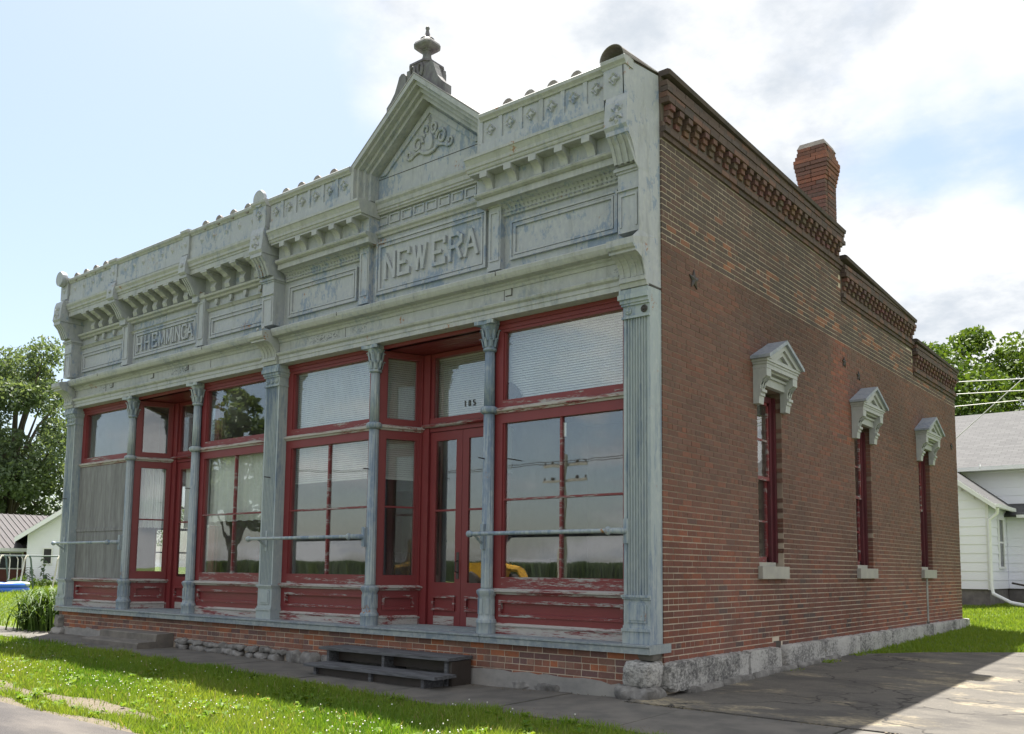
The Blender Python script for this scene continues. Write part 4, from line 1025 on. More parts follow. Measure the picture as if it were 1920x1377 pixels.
for a, b in bx:
    p = empty('console_pier', bld)
    B = [(-.05, 5.69), (-.30, 5.69), (-.30, 5.79), (-.34, 5.80), (-.40, 5.92), (-.50, 6.05), (-.52, 6.055), (-.52, 6.10), (-.05, 6.10)]
    MB().ext(B, 'x', a + .01, b - .01).obj('bracket', 'metal', p)
    for k in range(3):
        xx = a + (b - a) * (.2 + .3 * k); MB().ext([(-.355, 5.80), (-.415, 5.92), (-.513, 6.045), (-.48, 6.045), (-.36, 5.87)], 'x', xx - .018, xx + .018).obj('rib', 'metal', p)
    MB().ext([(-.05, 6.101), (-.53, 6.101), (-.565, 6.13), (-.56, 6.25), (-.53, 6.40), (-.50, 6.44), (-.05, 6.44)], 'x', a - .005, b + .005).obj('leaf_block', 'metal', p)
    MB().lathe(0, 0, [(.04, 0), (.035, .02), (.01, .03)], 10).obj('boss', 'metal', p, True, ((a + b) / 2, -.56, 6.25)).rotation_euler = (R_(90), 0, 0)
spade = None
fl = [[-12.566, -12.21, -11.87, -11.53, -11.19], [-10.65, -10.34, -10.03, -9.72, -9.41, -9.10, -8.80], [-8.256, -7.91, -7.565, -7.22, -6.88]]
for i, ((a, b), fs_) in enumerate(zip(runs, fl)):
    p = empty('parapet', bld); e = .02 if i == 1 else 0
    MB().box(a, b, -.47 - e, -.36, 6.352, 6.745).obj('parapet_face', 'metal', p)
    MB().ext([(y + .055 - e, z + .03) for y, z in LIP], 'x', a, b).obj('parapet_lip', 'trim', p)
    MB().box(a, b, -.482 - e, -.47 - e, 6.352, 6.50).obj('rail', 'metal', p)
    for x in fs_:
        if spade is None:
            V = [(0, 0, .075), (-.03, 0, .035), (-.045, 0, -.01), (-.02, 0, -.04), (0, 0, -.07), (.02, 0, -.04), (.045, 0, -.01), (.03, 0, .035), (0, -.03, 0)]
            spade = MB().add(V, [(k, (k + 1) % 8, 8) for k in range(8)]).obj('rosette', 'metal', p, False, (x, -.471, 6.615))
        inst(spade, p, (x, -.471 - e, 6.615)) if x != fl[0][0] else None
for a, b in (bx[0], bx[1], (X1a + .03, X1b - .02)):
    p = empty('parapet_block', bld); MB().box(a, b, -.51, -.36, 6.441, 6.76).obj('block', 'metal', p)
    MB().ext([(y + .015, z + .05) for y, z in LIP], 'x', a - .01, b + .012).obj('parapet_lip', 'trim', p)
    inst(spade, p, ((a + b) / 2, -.512, 6.615))
for x in (-2.02, -4.9, -8.2, -11.6):
    MB().box(x, x + .007, -.2525, -.249, 4.531, 4.664).obj('sheet_joint', 'black', bld); MB().box(x, x + .007, -.4275, -.40, 4.80, 4.85).obj('sheet_joint', 'black', bld)
# angle irons left on the frieze by a lost sign
for x in (-11.33, -9.93, -1.9, -8.85):
    MB().box(x, x + .008, -.262, -.251, 4.58, 4.665).box(x - .09, x, -.262, -.251, 4.58, 4.588).obj('sign_clip', 'black', bld)
# ================================================================== SHOP WINDOWS AND DOORS
def local_frame(A, B):
    """matrix taking (u along the wall, d depth behind the face, z) into the world, from plan point A to B"""
    dx, dy = B[0] - A[0], B[1] - A[1]; L = math.hypot(dx, dy); ux, uy = dx / L, dy / L
    return Matrix(((ux, -uy, 0, A[0]), (uy, ux, 0, A[1]), (0, 0, 1, 0), (0, 0, 0, 1))), L
def panel_mb(u0, u1, z0, z1, y, dep=.03, w=.035):
    m = MB()    # moulded raised frame with a sunk field
    m.ext([(u0, z0), (u1, z0), (u1 - w, z0 + w), (u0 + w, z0 + w)], 'y', y - dep, y).ext([(u0, z1), (u1, z1), (u1 - w, z1 - w), (u0 + w, z1 - w)], 'y', y - dep, y)
    m.ext([(u0, z0), (u0 + w, z0 + w), (u0 + w, z1 - w), (u0, z1)], 'y', y - dep, y).ext([(u1, z0), (u1 - w, z0 + w), (u1 - w, z1 - w), (u1, z1)], 'y', y - dep, y)
    return m
def ledge(u0, u1, z0, z1, y, out): return MB().ext([(y, z0), (y - out * .5, z0), (y - out * .6, z0 + .02), (y - out, z0 + .03), (y - out, z1 - .02), (y - out * .3, z1), (y, z1)], 'x', u0, u1)
def blind(u0, u1, z0, z1, y, par):
    m = MB(); z = z1
    m.box(u0, u1, y - .02, y + .02, z1 - .03, z1)
    while z > z0:
        m.add([(u0, y - .006, z - .0138), (u1, y - .006, z - .0138), (u1, y + .006, z + .0138), (u0, y + .006, z + .0138)], [(0, 1, 2, 3)]); z -= .030
    m.box(u0, u1, y - .013, y + .013, z0 - .015, z0 + .005)
    for t in (.12, .5, .88): m.box(u0 + (u1 - u0) * t, u0 + (u1 - u0) * t + .004, y - .014, y - .012, z0, z1)
    return m.obj('window_blind', 'blind', par)
def curtain(u0, u1, z0, z1, y, par):
    n = 60; V = []; F = []
    for k in range(n + 1):
        u = u0 + (u1 - u0) * k / n; d = y + .018 * math.sin(k * 1.3) + .01 * math.sin(k * .37)
        V += [(u, d, z0 + .008 * math.sin(k * .9)), (u, d, z1)]
    for k in range(n): F.append((2 * k, 2 * k + 2, 2 * k + 3, 2 * k + 1))
    return MB().add(V, F).obj('curtain', 'curtain', par, 'all')
def shop_window(A, B, kind='plain', stL=.12, stR=.12, low_blind=None, cur=None, top_blind=True, peel='redpeel', board=False):
    mat, L = local_frame(A, B)
    w = empty('shop_window', bld); w.matrix_world = mat; uL, uR = stL, L - stR
    f = MB()
    for u0, u1, s in ((0, stL, 0), (L - stR, L, 1)):
        f.box(u0, u1, -.03, .07, 1.105, 4.30)
        u_ = u1 if s == 0 else u0
        f.box(min(u_, u_ + (.02 if s == 0 else -.02)), max(u_, u_ + (.02 if s == 0 else -.02)), -.012, .03, 1.24, 4.21)
    f.box(uL, uR, -.03, .07, 4.215, 4.30); f.box(0, L, -.045, -.03, 4.25, 4.30)
    f.box(uL, uR, -.03, .07, 3.09, 3.205)
    f.obj('window_frame', 'red', w)
    MB().box(uL, uR, -.03, .07, 3.285, 3.372).obj('transom_rail', peel if kind != 'side' else 'red', w)
    ledge(0, L, 3.206, 3.284, -.012, .065).obj('transom_ledge', 'redbare', w)
    pn = MB().box(uL, uR, .018, .024, 3.373, 4.214).obj('pane', 'glass', w)
    if top_blind: blind(uL - .02, uR + .02, 3.36, 4.23, .10, w)
    um = (uL + uR) / 2
    if board:
        MB().box(uL - .11, uR + .10, -.043, -.031, 2.02, 3.195).obj('plywood_board', 'plywood', w); MB().box(uL - .11, uR + .10, -.043, -.031, 1.108, 1.965).obj('plywood_board', 'plywood', w)
        MB().box(uL - .115, uR + .09, -.058, -.031, 1.966, 2.019).obj('batten', 'plywood', w)
    else:
        mu = MB()
        if kind != 'side':
            mu.box(um - .014, um + .014, -.012, .04, 2.175, 3.09).box(um - .014, um + .014, -.012, .04, 1.24, 2.149)
        mu.box(uL, uR, -.014, .042, 2.15, 2.174).obj('muntin', 'red' if kind == 'side' else 'redpeel', w)
        xs_ = [(uL, uR)] if kind == 'side' else [(uL, um - .014), (um + .014, uR)]
        for a, b in xs_:
            MB().box(a, b, .014, .020, 1.24, 2.15).obj('pane', 'glass', w); MB().box(a, b, .014, .020, 2.174, 3.09).obj('pane', 'glass', w)
        MB().box(uL, uR, -.03, .07, 1.105, 1.239).obj('bottom_rail', 'red' if kind == 'side' else peel, w)
        if low_blind: blind(uL - .02, uR + .02, low_blind, 3.12, .10, w)
        if cur: curtain(uL - .02, uR + .02, cur, 3.12, .13, w)
    ledge(0, L, 1.035, 1.104, -.02, .075).obj('window_sill', 'redbare', w)
    MB().box(.0, L, -.005, .05, .60, 1.034).box(.0, L, -.03, -.005, .97, 1.033).box(.0, .10, -.03, -.005, .70, .97).box(L - .10, L, -.03, -.005, .70, .97).box(.10, L - .10, -.03, -.005, .70, .775).obj('bulkhead', 'red', w)
    panel_mb(.10, L - .10, .775, .97, -.005, .040, .035).obj('bulkhead_panel', peel, w)
    MB().ext([(0, .655), (-.05, .655), (-.06, .672), (-.035, .69), (-.03, .70), (0, .70)], 'x', 0, L).obj('base_mould', 'redbare', w)
    MB().box(0, L, -.045, .03, .572, .654).obj('kick_board', 'redbare', w)
    return w, mat, L
YF = -.035
bays = [((X1b, YF), (COLX[0] - .05, YF)), ((COLX[1] + .05, YF), (X2a, YF)), ((X2b, YF), (COLX[2] - .05, YF)), ((COLX[3] + .05, YF), (X3a, YF))]
shop_window(*bays[0], board=True, top_blind=False)
shop_window(*bays[1], cur=2.06, top_blind=False, peel='redpeel')
shop_window(*bays[2], low_blind=2.58)
w4 = shop_window(*bays[3], stR=.10)[0]
MB().box(.98, 1.03, .026, .028, 2.86, 3.02).obj('paper_scrap', 'curtain', w4)
# torn dark corner showing behind the glass of the right-hand transom
MB().ext([(.13, 3.374), (.36, 3.374), (.31, 3.47), (.24, 3.56), (.18, 3.60), (.13, 3.60)], 'y', .050, .056).obj('torn_backing', 'rubber', w4)

def entrance(c, n_street, blinds):
    yD = .54
    for sgn in (-1, 1):
        cx = c + sgn * 1.035
        A = (cx - sgn * .02, -.06); B = (c + sgn * .75, yD)
        if sgn > 0: A, B = B, A
        kw = dict(low_blind=2.56, top_blind=True) if blinds else dict(cur=2.02, top_blind=False)
        shop_window(A, B, 'side', .10, .10, **kw)
    d = empty('entrance', bld)
    x0, x1 = c - .75, c + .75
    f = MB(); f.box(x0, x0 + .15, yD - .04, yD + .08, .57, 4.30); f.box(x1 - .15, x1, yD - .04, yD + .08, .57, 4.30)
    f.box(x0 - .03, x0 + .03, yD - .06, yD - .04, .58, 4.30).box(x1 - .03, x1 + .03, yD - .06, yD - .04, .58, 4.30)
    f.box(x0 + .15, x0 + .21, yD - .01, yD + .08, 3.32, 4.24).box(x1 - .21, x1 - .15, yD - .01, yD + .08, 3.32, 4.24)
    f.box(x0 + .15, x1 - .15, yD - .02, yD + .08, 4.24, 4.30)
    f.box(x0 + .15, x1 - .15, yD - .02, yD + .08, 3.205, 3.26).obj('door_frame', 'red', d)
    MB().box(x0 + .15, x1 - .15, yD - .025, yD + .07, 3.32, 3.395).obj('transom_rail', 'red', d)
    MB().ext([(yD, 3.262), (yD - .06, 3.262), (yD - .08, 3.28), (yD - .08, 3.30), (yD - .03, 3.319), (yD, 3.319)], 'x', x0 + .03, x1 - .03).obj('transom_ledge', 'redpeel', d)
    tp = MB().box(x0 + .211, x1 - .211, yD + .02, yD + .026, 3.396, 4.238).obj('pane', 'glass', d)
    if blinds:
        blind(x0 + .16, x1 - .16, 3.36, 4.26, yD + .10, d)
        for ch, xx in (('1', -3.375), ('0', -3.295), ('5', -3.212)):   # house number on the transom glass
            m = MB(); y0, y1 = yD + .013, yD + .0195; h, w, t = .078, .038, .012
            if ch == '1': m.box(.013, .027, y0, y1, 0, h)
            elif ch == '0': m.box(0, t, y0, y1, .008, h - .008).box(w - t, w, y0, y1, .008, h - .008).box(.004, w - .004, y0 - .0006, y1, 0, t).box(.004, w - .004, y0 - .0006, y1, h - t, h)
            else: m.box(0, w, y0, y1, h - t, h).box(0, t, y0 - .0006, y1, h * .48, h).box(0, w - .006, y0 - .001, y1, h * .48, h * .48 + t).box(w - t, w, y0 - .0004, y1, .008, h * .56).box(0, w - .004, y0 - .0014, y1, 0, t)
            m.obj('house_number', 'print', d, False, (xx, 0, 3.51))
    for s in (-1, 1):
        u0, u1 = (c - .598, c - .003) if s < 0 else (c + .003, c + .598)
        o = empty('door', d); m = MB()
        st = .11; m.box(u0, u0 + st, yD, yD + .045, .575, 3.20).box(u1 - st, u1, yD, yD + .045, .575, 3.20)
        m.box(u0 + st, u1 - st, yD, yD + .045, 3.075, 3.20).box(u0 + st, u1 - st, yD, yD + .045, .97, 1.148)
        m.box(u0 + st, u1 - st, yD + .012, yD + .04, .78, .97).box(u0 + st, u1 - st, yD + .008, yD + .045, .575, .78)
        m.obj('leaf', 'red', o)
        MB().box(u0 + st, u1 - st, yD + .004, yD + .04, 2.105, 2.13).obj('muntin', 'red', o)
        MB().box(u0 + st, u1 - st, yD + .018, yD + .024, 1.149, 2.104).obj('pane', 'glass', o); MB().box(u0 + st, u1 - st, yD + .018, yD + .024, 2.131, 3.074).obj('pane', 'glass', o)
        panel_mb(u0 + .085, u1 - .085, .775, .975, yD + .010, .032, .035).obj('door_panel', 'redpeel', o)
        MB().box(u0 + st, u1 - st, yD - .002, yD + .01, .585, .70).obj('kick_plate', 'redbare', o)
        if s < 0: MB().box(u1 - .075, u1 - .03, yD - .008, yD, 1.20, 1.55).tube([(u1 - .05, yD - .008, 1.28), (u1 - .05, yD - .06, 1.30), (u1 - .05, yD - .06, 1.42), (u1 - .05, yD - .008, 1.44)], .009, 6).obj('handle', 'black', o)
        if not blinds: curtain(u0 + .08, u1 - .08, 2.02, 3.1, yD + .12, o)
    cl = MB()                                                    # boarded ceiling of the lobby
    for k in range(8): cl.box(c - 1.03, c + 1.03, -.098 + k * .082, -.098 + k * .082 + .078, 4.31, 4.335)
    cl.obj('lobby_ceiling', 'red', d)
entrance(C_L, 'h', False); entrance(C_R, 'n', True)

# ---- awning roller bars across the window bays
for i, (xa, xb, tip) in enumerate(((-13.10, -10.90, 1), (-6.86, -4.48, 1), (-2.46, -.36, 1))):
    z = 1.745; y = -.36; p = empty('awning_bar', bld); xe = xb - .10
    MB().tube([(xa + .04, y, z), (xe, y, z)], .024, 10).obj('bar', 'iron', p, True)
    MB().lathe(0, 0, [(.012, 0), (.036, .015), (.042, .04), (.036, .065), (.026, .08)], 12).obj('end_cap', 'iron', p, True, (xa, y, z)).rotation_euler = (0, R_(90), 0)
    MB().lathe(0, 0, [(.026, -.03), (.04, -.02), (.048, 0), (.04, .02), (.026, .03)], 12).obj('collar', 'iron', p, True, (xe, y, z)).rotation_euler = (0, R_(90), 0)
    a = MB().tube([(xe, y, z), (xe + .06, y + .04, z), (xe + .13, -.22, z), (xe + .14, -.10, z)], .030, 10, .040)
    a.box(xe + .11, xe + .17, -.235, -.10, z - .13, z + .13); a.obj('arm', 'iron', p, True)
    xs_ = (X1a + .15, X2a + .15, COLX[3])[i]
    br = MB().tube([(xs_, y, z - .01), (xs_, -.28, z - .07), (xs_, -.19, z - .13)], .016, 8); br.box(xs_ - .025, xs_ + .025, -.225, -.17, z - .18, z + .12); br.obj('bracket', 'iron', p, True)
for x, z in ((-2.36, 2.66), (-4.42, 2.66), (-2.02, 2.64), (-6.55, 2.66), (-12.95, 2.6), (-8.73, 2.6)):
    y_ = -.23 if x in (-6.55, -12.95) else (-.19 if abs(x + 2.02) > .01 else -.06)
    MB().tube([(x, y_ + .05, z), (x, y_ - .09, z)], .008, 6).lathe(0, 0, [(.016, 0), (.016, .012)], 8).obj('awning_hook', 'black', bld)
    o = bpy.context.collection.objects[-1] if False else None
# ================================================================== SIDE WALL FITTINGS
for i, (a, b) in enumerate(WIN):
    c = (a + b) / 2
    w = empty('side_window', bld); xr = -.115
    f = MB(); f.box(xr - .06, xr, a + .002, a + .075, ZW, 3.66).box(xr - .06, xr, b - .13, b - .002, ZW, 3.66).box(xr - .06, xr, a + .075, b - .13, 3.58, 3.66)
    f.box(xr, xr + .035, b - .06, b - .002, ZW + .05, 3.66).box(xr, xr + .035, a + .002, a + .03, ZW + .05, 3.66).box(xr - .09, xr - .06, b - .16, b - .13, ZW, 3.6)
    f.obj('frame', 'redshade', w)
    y0, y1 = a + .075, b - .13; mid = 2.55
    s = MB(); s.box(xr - .045, xr - .015, y0, y0 + .04, mid, 3.58).box(xr - .045, xr - .015, y1 - .04, y1, mid, 3.58).box(xr - .045, xr - .015, y0, y1, 3.54, 3.58).box(xr - .045, xr - .012, y0, y1, mid - .02, mid + .03).box(xr - .04, xr - .02, y0 + .04, y1 - .04, 3.05, 3.075); s.obj('upper_sash', 'redpeel', w)
    s = MB(); s.box(xr - .08, xr - .05, y0, y0 + .04, ZW + .05, mid - .021).box(xr - .08, xr - .05, y1 - .04, y1, ZW + .05, mid - .021).box(xr - .08, xr - .05, y0, y1, ZW + .05, ZW + .13).box(xr - .075, xr - .055, y0 + .04, y1 - .04, 1.98, 2.005); s.obj('lower_sash', 'redpeel', w)
    MB().box(xr - .033, xr - .028, y0 + .04, y1 - .04, mid + .03, 3.54).obj('pane', 'glass', w); MB().box(xr - .067, xr - .062, y0 + .04, y1 - .04, ZW + .13, mid - .021).obj('pane', 'glass', w)
    MB().box(xr - .06, -.055, a + .004, b - .14, ZW + .002, ZW + .055).obj('wood_sill', 'stonesill', w)
    MB().box(-.1, .06, a - .035, b + .035, ZW - .155, ZW + .001).obj('stone_sill', 'stonesill', w)
    h = empty('window_hood', bld); ex = lambda m_, y0_, y1_: m_
    r = MB()
    for s_ in (-1, 1):
        P = [(c, 4.335), (c + s_ * .575, 4.055), (c + s_ * .575, 4.02), (c + s_ * .55, 4.015), (c, 4.285)]
        r.ext(P, 'x', -.02, .265)
    r.obj('hood_roof', 'hoodroof', h)
    g = MB()
    for s_ in (-1, 1): g.ext([(c, 4.284), (c + s_ * .545, 4.018), (c + s_ * .40, 4.018), (c, 4.205)], 'x', .0, .225)
    g.obj('raking_cornice', 'hood', h)
    MB().ext([(c, 4.24), (c - .46, 4.018), (c + .46, 4.018)], 'x', 0, .15).obj('tympanum', 'hood', h)
    t = MB()
    for s_ in (-1, 1): t.ext([(c, 4.20), (c + s_ * .385, 4.018), (c + s_ * .22, 4.03), (c, 4.135)], 'x', .15, .195)
    t.ext([(c - .30, 4.019), (c + .30, 4.019), (c + .22, 4.045), (c - .22, 4.045)], 'x', .15, .193); t.obj('inner_triangle', 'hood', h)
    e = MB()
    for z0, z1, x1, hw in ((3.985, 4.017, .215, .535), (3.955, 3.985, .20, .515), (3.90, 3.955, .19, .50)): e.box(-.01, x1, c - hw, c + hw, z0, z1)
    e.box(-.01, .07, c - .35, c + .35, 3.72, 3.899).box(.07, .10, c - .35, c + .35, 3.82, 3.85).box(.07, .14, c - .35, c + .35, 3.875, 3.899); e.obj('entablature', 'hood', h)
    K = [(0, 3.899), (.185, 3.899), (.185, 3.80), (.165, 3.79), (.12, 3.755), (.10, 3.70), (.095, 3.64), (.125, 3.635), (.125, 3.60), (.10, 3.59), (.10, 3.555), (.085, 3.55), (.075, 3.455), (0, 3.455)]
    for s_ in (-1, 1):
        cc_ = c + s_ * .425; k = MB(); k.v = []
        n = len(K); V = [(x, cc_ - .072, z) for x, z in K] + [(x, cc_ + .072, z) for x, z in K]
        k.add(V, [(q, (q + 1) % n, n + (q + 1) % n, n + q) for q in range(n)] + [tuple(range(n))[::-1], tuple(range(n, 2 * n))])
        for q in (-.03, .03): k.add([(.19, cc_ + q - .012, 3.79), (.19, cc_ + q + .012, 3.79), (.135, cc_ + q + .012, 3.75), (.135, cc_ + q - .012, 3.75), (.113, cc_ + q + .012, 3.66), (.113, cc_ + q - .012, 3.66), (.08, cc_ + q - .012, 3.66), (.08, cc_ + q + .012, 3.66)],
                                    [(0, 1, 2, 3), (3, 2, 4, 5), (0, 3, 5, 6), (1, 7, 4, 2)])
        k.obj('console', 'hood', h)
# iron stars of the tie rods and dark patches painted for gaps in the wall
def star(y, z, r):
    V = []; 
    for k in range(10):
        a = math.pi / 2 + k * math.pi / 5; q = r if k % 2 == 0 else r * .42; V.append((.012, y + q * math.cos(a), z + q * math.sin(a)))
    V.append((.035, y, z)); V += [(-.01, v[1], v[2]) for v in V[:10]]
    return MB().add(V, [(k, (k + 1) % 10, 10) for k in range(10)] + [(k, 11 + k, 11 + (k + 1) % 10, (k + 1) % 10) for k in range(10)]).obj('anchor_star', 'black', bld)
star(.72, 4.655, .12); star(5.68, 4.62, .09); star(6.35, 4.52, .08); star(12.2, 4.02, .08)
sb = MB().box(-.03, .012, 9.93, 10.03, .42, 1.24).obj('cement_strip', 'cement', bld)
MB().box(-.12, -.0015, 2.80, 3.03, .28, .445).obj('gap_shade_patch', 'dark', bld); MB().box(-.12, -.0015, 9.90, 10.10, .28, .445).obj('gap_shade_patch', 'dark', bld)  # dark patches flush with the wall stand in for the shade inside the gaps
# ---- inside the shops: a counter, chairs and a stove pipe seen dimly through the glass
ins = empty('shop_fittings', bld)
MB().box(-5.9, -3.9, 3.2, 3.8, .554, 1.5).box(-2.6, -.6, 4.5, 5.0, .554, 2.4).box(-12.2, -11.0, 3.4, 4.0, .554, 1.5).obj('counter', 'dark', ins)
for x, y in ((-8.25, 1.0), (-7.7, 1.25), (-7.25, .9), (-5.6, 1.4)):
    ch = MB()
    for dx in (-.2, .2):
        for dy in (-.2, .2): ch.box(x + dx - .02, x + dx + .02, y + dy - .02, y + dy + .02, .555, 1.0)
    ch.box(x - .23, x + .23, y - .23, y + .23, 1.0, 1.05).box(x - .2, x - .16, y + .19, y + .22, 1.05, 1.55).box(x + .16, x + .2, y + .19, y + .22, 1.05, 1.55).box(x - .18, x + .18, y + .195, y + .215, 1.35, 1.58)
    ch.obj('chair', 'dark', ins)
# ================================================================== STEPS IN FRONT OF THE DOORS
st = tag(empty('wooden_steps', None, (-3.6, -.55, 0)), 'low weathered plank steps leaning against the brick base below the NEW ERA door', 'steps')
def kid(m, n, mat, par): return m.obj(n, mat, par, False, (-par.location.x, -par.location.y, -par.location.z))
kid(MB().box(-4.78, -2.46, -.64, -.43, .268, .305).box(-4.76, -2.47, -.425, -.21, .27, .306), 'upper_tread', 'greywood', st)
kid(MB().box(-4.66, -2.36, -.97, -.79, .088, .124).box(-4.64, -2.37, -.785, -.60, .09, .125), 'lower_tread', 'greywood', st)
for x in (-4.66, -3.62, -2.56): kid(MB().box(x, x + .045, -.60, -.225, -.06, .267), 'bearer', 'greywood', st)
for x in (-4.52, -3.5, -2.62): kid(MB().box(x, x + .045, -.92, -.605, -.06, .087), 'bearer', 'greywood', st)
kid(MB().box(-4.61, -2.51, -.44, -.425, .13, .262), 'riser', 'dark', st); kid(MB().box(-4.47, -2.58, -.88, -.865, -.03, .08), 'riser', 'dark', st)
kid(MB().box(-2.505, -2.46, -.58, -.25, -.06, .26), 'end_board', 'dark', st)
cs = tag(empty('concrete_steps', None, (-9.9, -.5, 0)), 'worn brown concrete block steps below the left store door', 'steps')
kid(MB().ext([(-.205, .245), (-.49, .24), (-.505, .225), (-.51, .128), (-.80, .122), (-.822, .10), (-.825, -.1), (-.205, -.1)], 'x', -10.80, -8.98), 'step_block', 'conc_step', cs)

# ================================================================== GRASS
rng = np.random.RandomState(3)
def blades(name, n, xr, yr, h0, h1, w, inside, fac_f, bend=.5, seed=1, clump=.35):
    r = np.random.RandomState(seed)
    x = r.uniform(*xr, n); y = r.uniform(*yr, n); k = inside(x, y); x, y = x[k], y[k]; n = len(x)
    z = gz(x, y) - .005; a = r.uniform(0, 2 * np.pi, n); 
    nz = np.sin(x * 3.1 + 1.3 * np.sin(y * 2.3)) * np.sin(y * 3.7 + x) * .5 + .5
    h = (h0 + (h1 - h0) * r.rand(n) ** 1.5) * (1 - clump + clump * 2 * nz); lean = r.uniform(.05, bend, n) * h; ww = w * r.uniform(.6, 1.3, n)
    b = r.uniform(0, 2 * np.pi, n)
    dx, dy = np.cos(a) * ww, np.sin(a) * ww; lx, ly = np.cos(b) * lean, np.sin(b) * lean
    P = np.stack([np.stack([x - dx, y - dy, z], -1), np.stack([x + dx, y + dy, z], -1),
                  np.stack([x + dx * .75 + lx * .35, y + dy * .75 + ly * .35, z + h * .6], -1), np.stack([x - dx * .75 + lx * .35, y - dy * .75 + ly * .35, z + h * .6], -1),
                  np.stack([x + lx, y + ly, z + h], -1)], 1).reshape(-1, 3)
    o = np.arange(n)[:, None] * 5
    F = np.concatenate([o + [0, 1, 2], o + [0, 2, 3], o + [3, 2, 4]], 1).reshape(-1, 3)
    fac = np.clip(fac_f(x, y, r.rand(n)), 0, 1)
    return arr_mesh(name, P, F, 'grass', np.repeat(fac, 3), None, 'stuff')
def in_strip(x, y):
    e = np.interp(x, [-60, -13, -9, -5, -1, 1, 8], [-1.25, -1.22, -1.22, -1.4, -1.72, -1.92, -2.0]) + .05 * np.sin(x * 5) + .03 * np.sin(x * 13)
    rut = (y > -3.80 + .05 * np.sin(x * 3.1) + .03 * np.sin(x * 11)) & (y < -3.54 + .07 * np.sin(x * 2.3)) & (x < -3.2)
    edge = (y < -4.05 + .07 * np.sin(x * 2.9))
    sparse = rng.rand(len(x)) < .07
    return (y < e) & ((~rut & ~edge) | (sparse & (y > -4.15)))
yel = lambda x, y, q: .22 + .38 * q + .30 * np.sin(x * 1.3 + y * 2.1) * np.sin(y * 1.7) + np.where(q > .955, .9, 0) + np.where(y < -3.1, .12, 0)
blades('verge_grass', 120000, (-8.5, 2.6), (-4.2, -1.15), .04, .10, .0042, in_strip, yel, .8, 1)
blades('verge_grass', 45000, (-22, -8.5), (-4.2, -1.1), .04, .11, .006, in_strip, yel, .8, 2)
bpy.data.objects['verge_grass']['kind'] = 'stuff'
def in_left(x, y): return (y > -.45 + .05 * np.sin(x * 4)) & ((x < -13.35) | (y > 1)) & ~((x > -16.6) & (y < .0)) 
blades('lawn_grass', 60000, (-48, -13.2), (-.5, 13), .05, .15, .011, in_left, lambda x, y, q: .3 + .5 * q, .7, 3)
def in_right(x, y):
    e = np.interp(x, [-.2, .02, .9, 2.6, 9], [5.2, 5.15, 6.28, 7.7, 9.0])
    return (y > e + .04 * np.sin(x * 9)) & (x > .16)
blades('lawn_grass', 70000, (.1, 5.5), (5, 20), .035, .085, .008, in_right, lambda x, y, q: .2 + .5 * q, .7, 4)
blades('lawn_grass', 30000, (-3, 3.5), (12.75, 24), .04, .09, .012, lambda x, y: y > 12.8, lambda x, y, q: .25 + .5 * q, .7, 5)
# weeds along the foot of the wall
blades('wall_weeds', 1300, (.14, .34), (2.75, 5.4), .02, .075, .012, lambda x, y: (np.sin(y * 5) + np.sin(y * 11) > .2), lambda x, y, q: .2 + .5 * q, 1.2, 6)
# clover heads in the verge
V = []; F = []
r = np.random.RandomState(5); cnt = 0
while cnt < 400:
    t = r.rand(); x = r.uniform(-13, .5); y = -2.55 + .045 * (x + 6) * 0 - .25 - abs(r.randn()) * .55 if r.rand() < .8 else r.uniform(-3.4, -1.6)
    if y < -3.5: continue
    z = float(gz(x, y)) + r.uniform(.06, .115); q = r.uniform(.006, .0105) * (1 + .03 * max(0, -6 - x)); o = len(V)
    V += [(x + q, y, z), (x, y + q, z), (x - q, y, z), (x, y - q, z), (x, y, z + q * .9), (x, y, z - q)]
    F += [(o + a, o + b, o + c) for a, b, c in ((0, 1, 4), (1, 2, 4), (2, 3, 4), (3, 0, 4), (1, 0, 5), (2, 1, 5), (3, 2, 5), (0, 3, 5))]; cnt += 1
arr_mesh('clover_flowers', V, F, 'clover', None, None, 'stuff')
V = []; F = []
for k in range(7):
    x, y = r.uniform(-3.5, -.5), r.uniform(-3.4, -2.5); z = float(gz(x, y)) + .09; q = .014; o = len(V)
    V += [(x + q, y, z), (x, y + q, z), (x - q, y, z), (x, y - q, z), (x, y, z + q * .4), (x, y, z - q * .6)]
    F += [(o + a, o + b, o + c) for a, b, c in ((0, 1, 4), (1, 2, 4), (2, 3, 4), (3, 0, 4), (1, 0, 5), (2, 1, 5), (3, 2, 5), (0, 3, 5))]
arr_mesh('dandelion_flowers', V, F, 'yellow', None, None, 'stuff')

# broad-leaved weeds among the blades
V = []; F = []; C = []
r = np.random.RandomState(15)
for k in range(900):
    x = r.uniform(-12, 1.5); y = r.uniform(-4.1, -1.5)
    if y > walk_edge(x) - .05 or (math.sin(x * 2.1 + y) * math.sin(y * 3.3) < -.1): continue
    z0 = float(gz(x, y)) + .025
    for q in range(r.randint(4, 9)):
        a = r.uniform(0, 6.28); L = r.uniform(.025, .06); w = L * .38; o = len(V); dx, dy = math.cos(a), math.sin(a); z1 = z0 + r.uniform(.015, .05)
        V += [(x, y, z0), (x + dx * L * .55 - dy * w, y + dy * L * .55 + dx * w, z1), (x + dx * L * 1.1, y + dy * L * 1.1, z1 - .006), (x + dx * L * .55 + dy * w, y + dy * L * .55 - dx * w, z1)]
        F.append((o, o + 1, o + 2, o + 3)); C.append(r.rand() * .6)
arr_mesh('verge_weeds', V, F, 'grass', C, None, 'stuff')
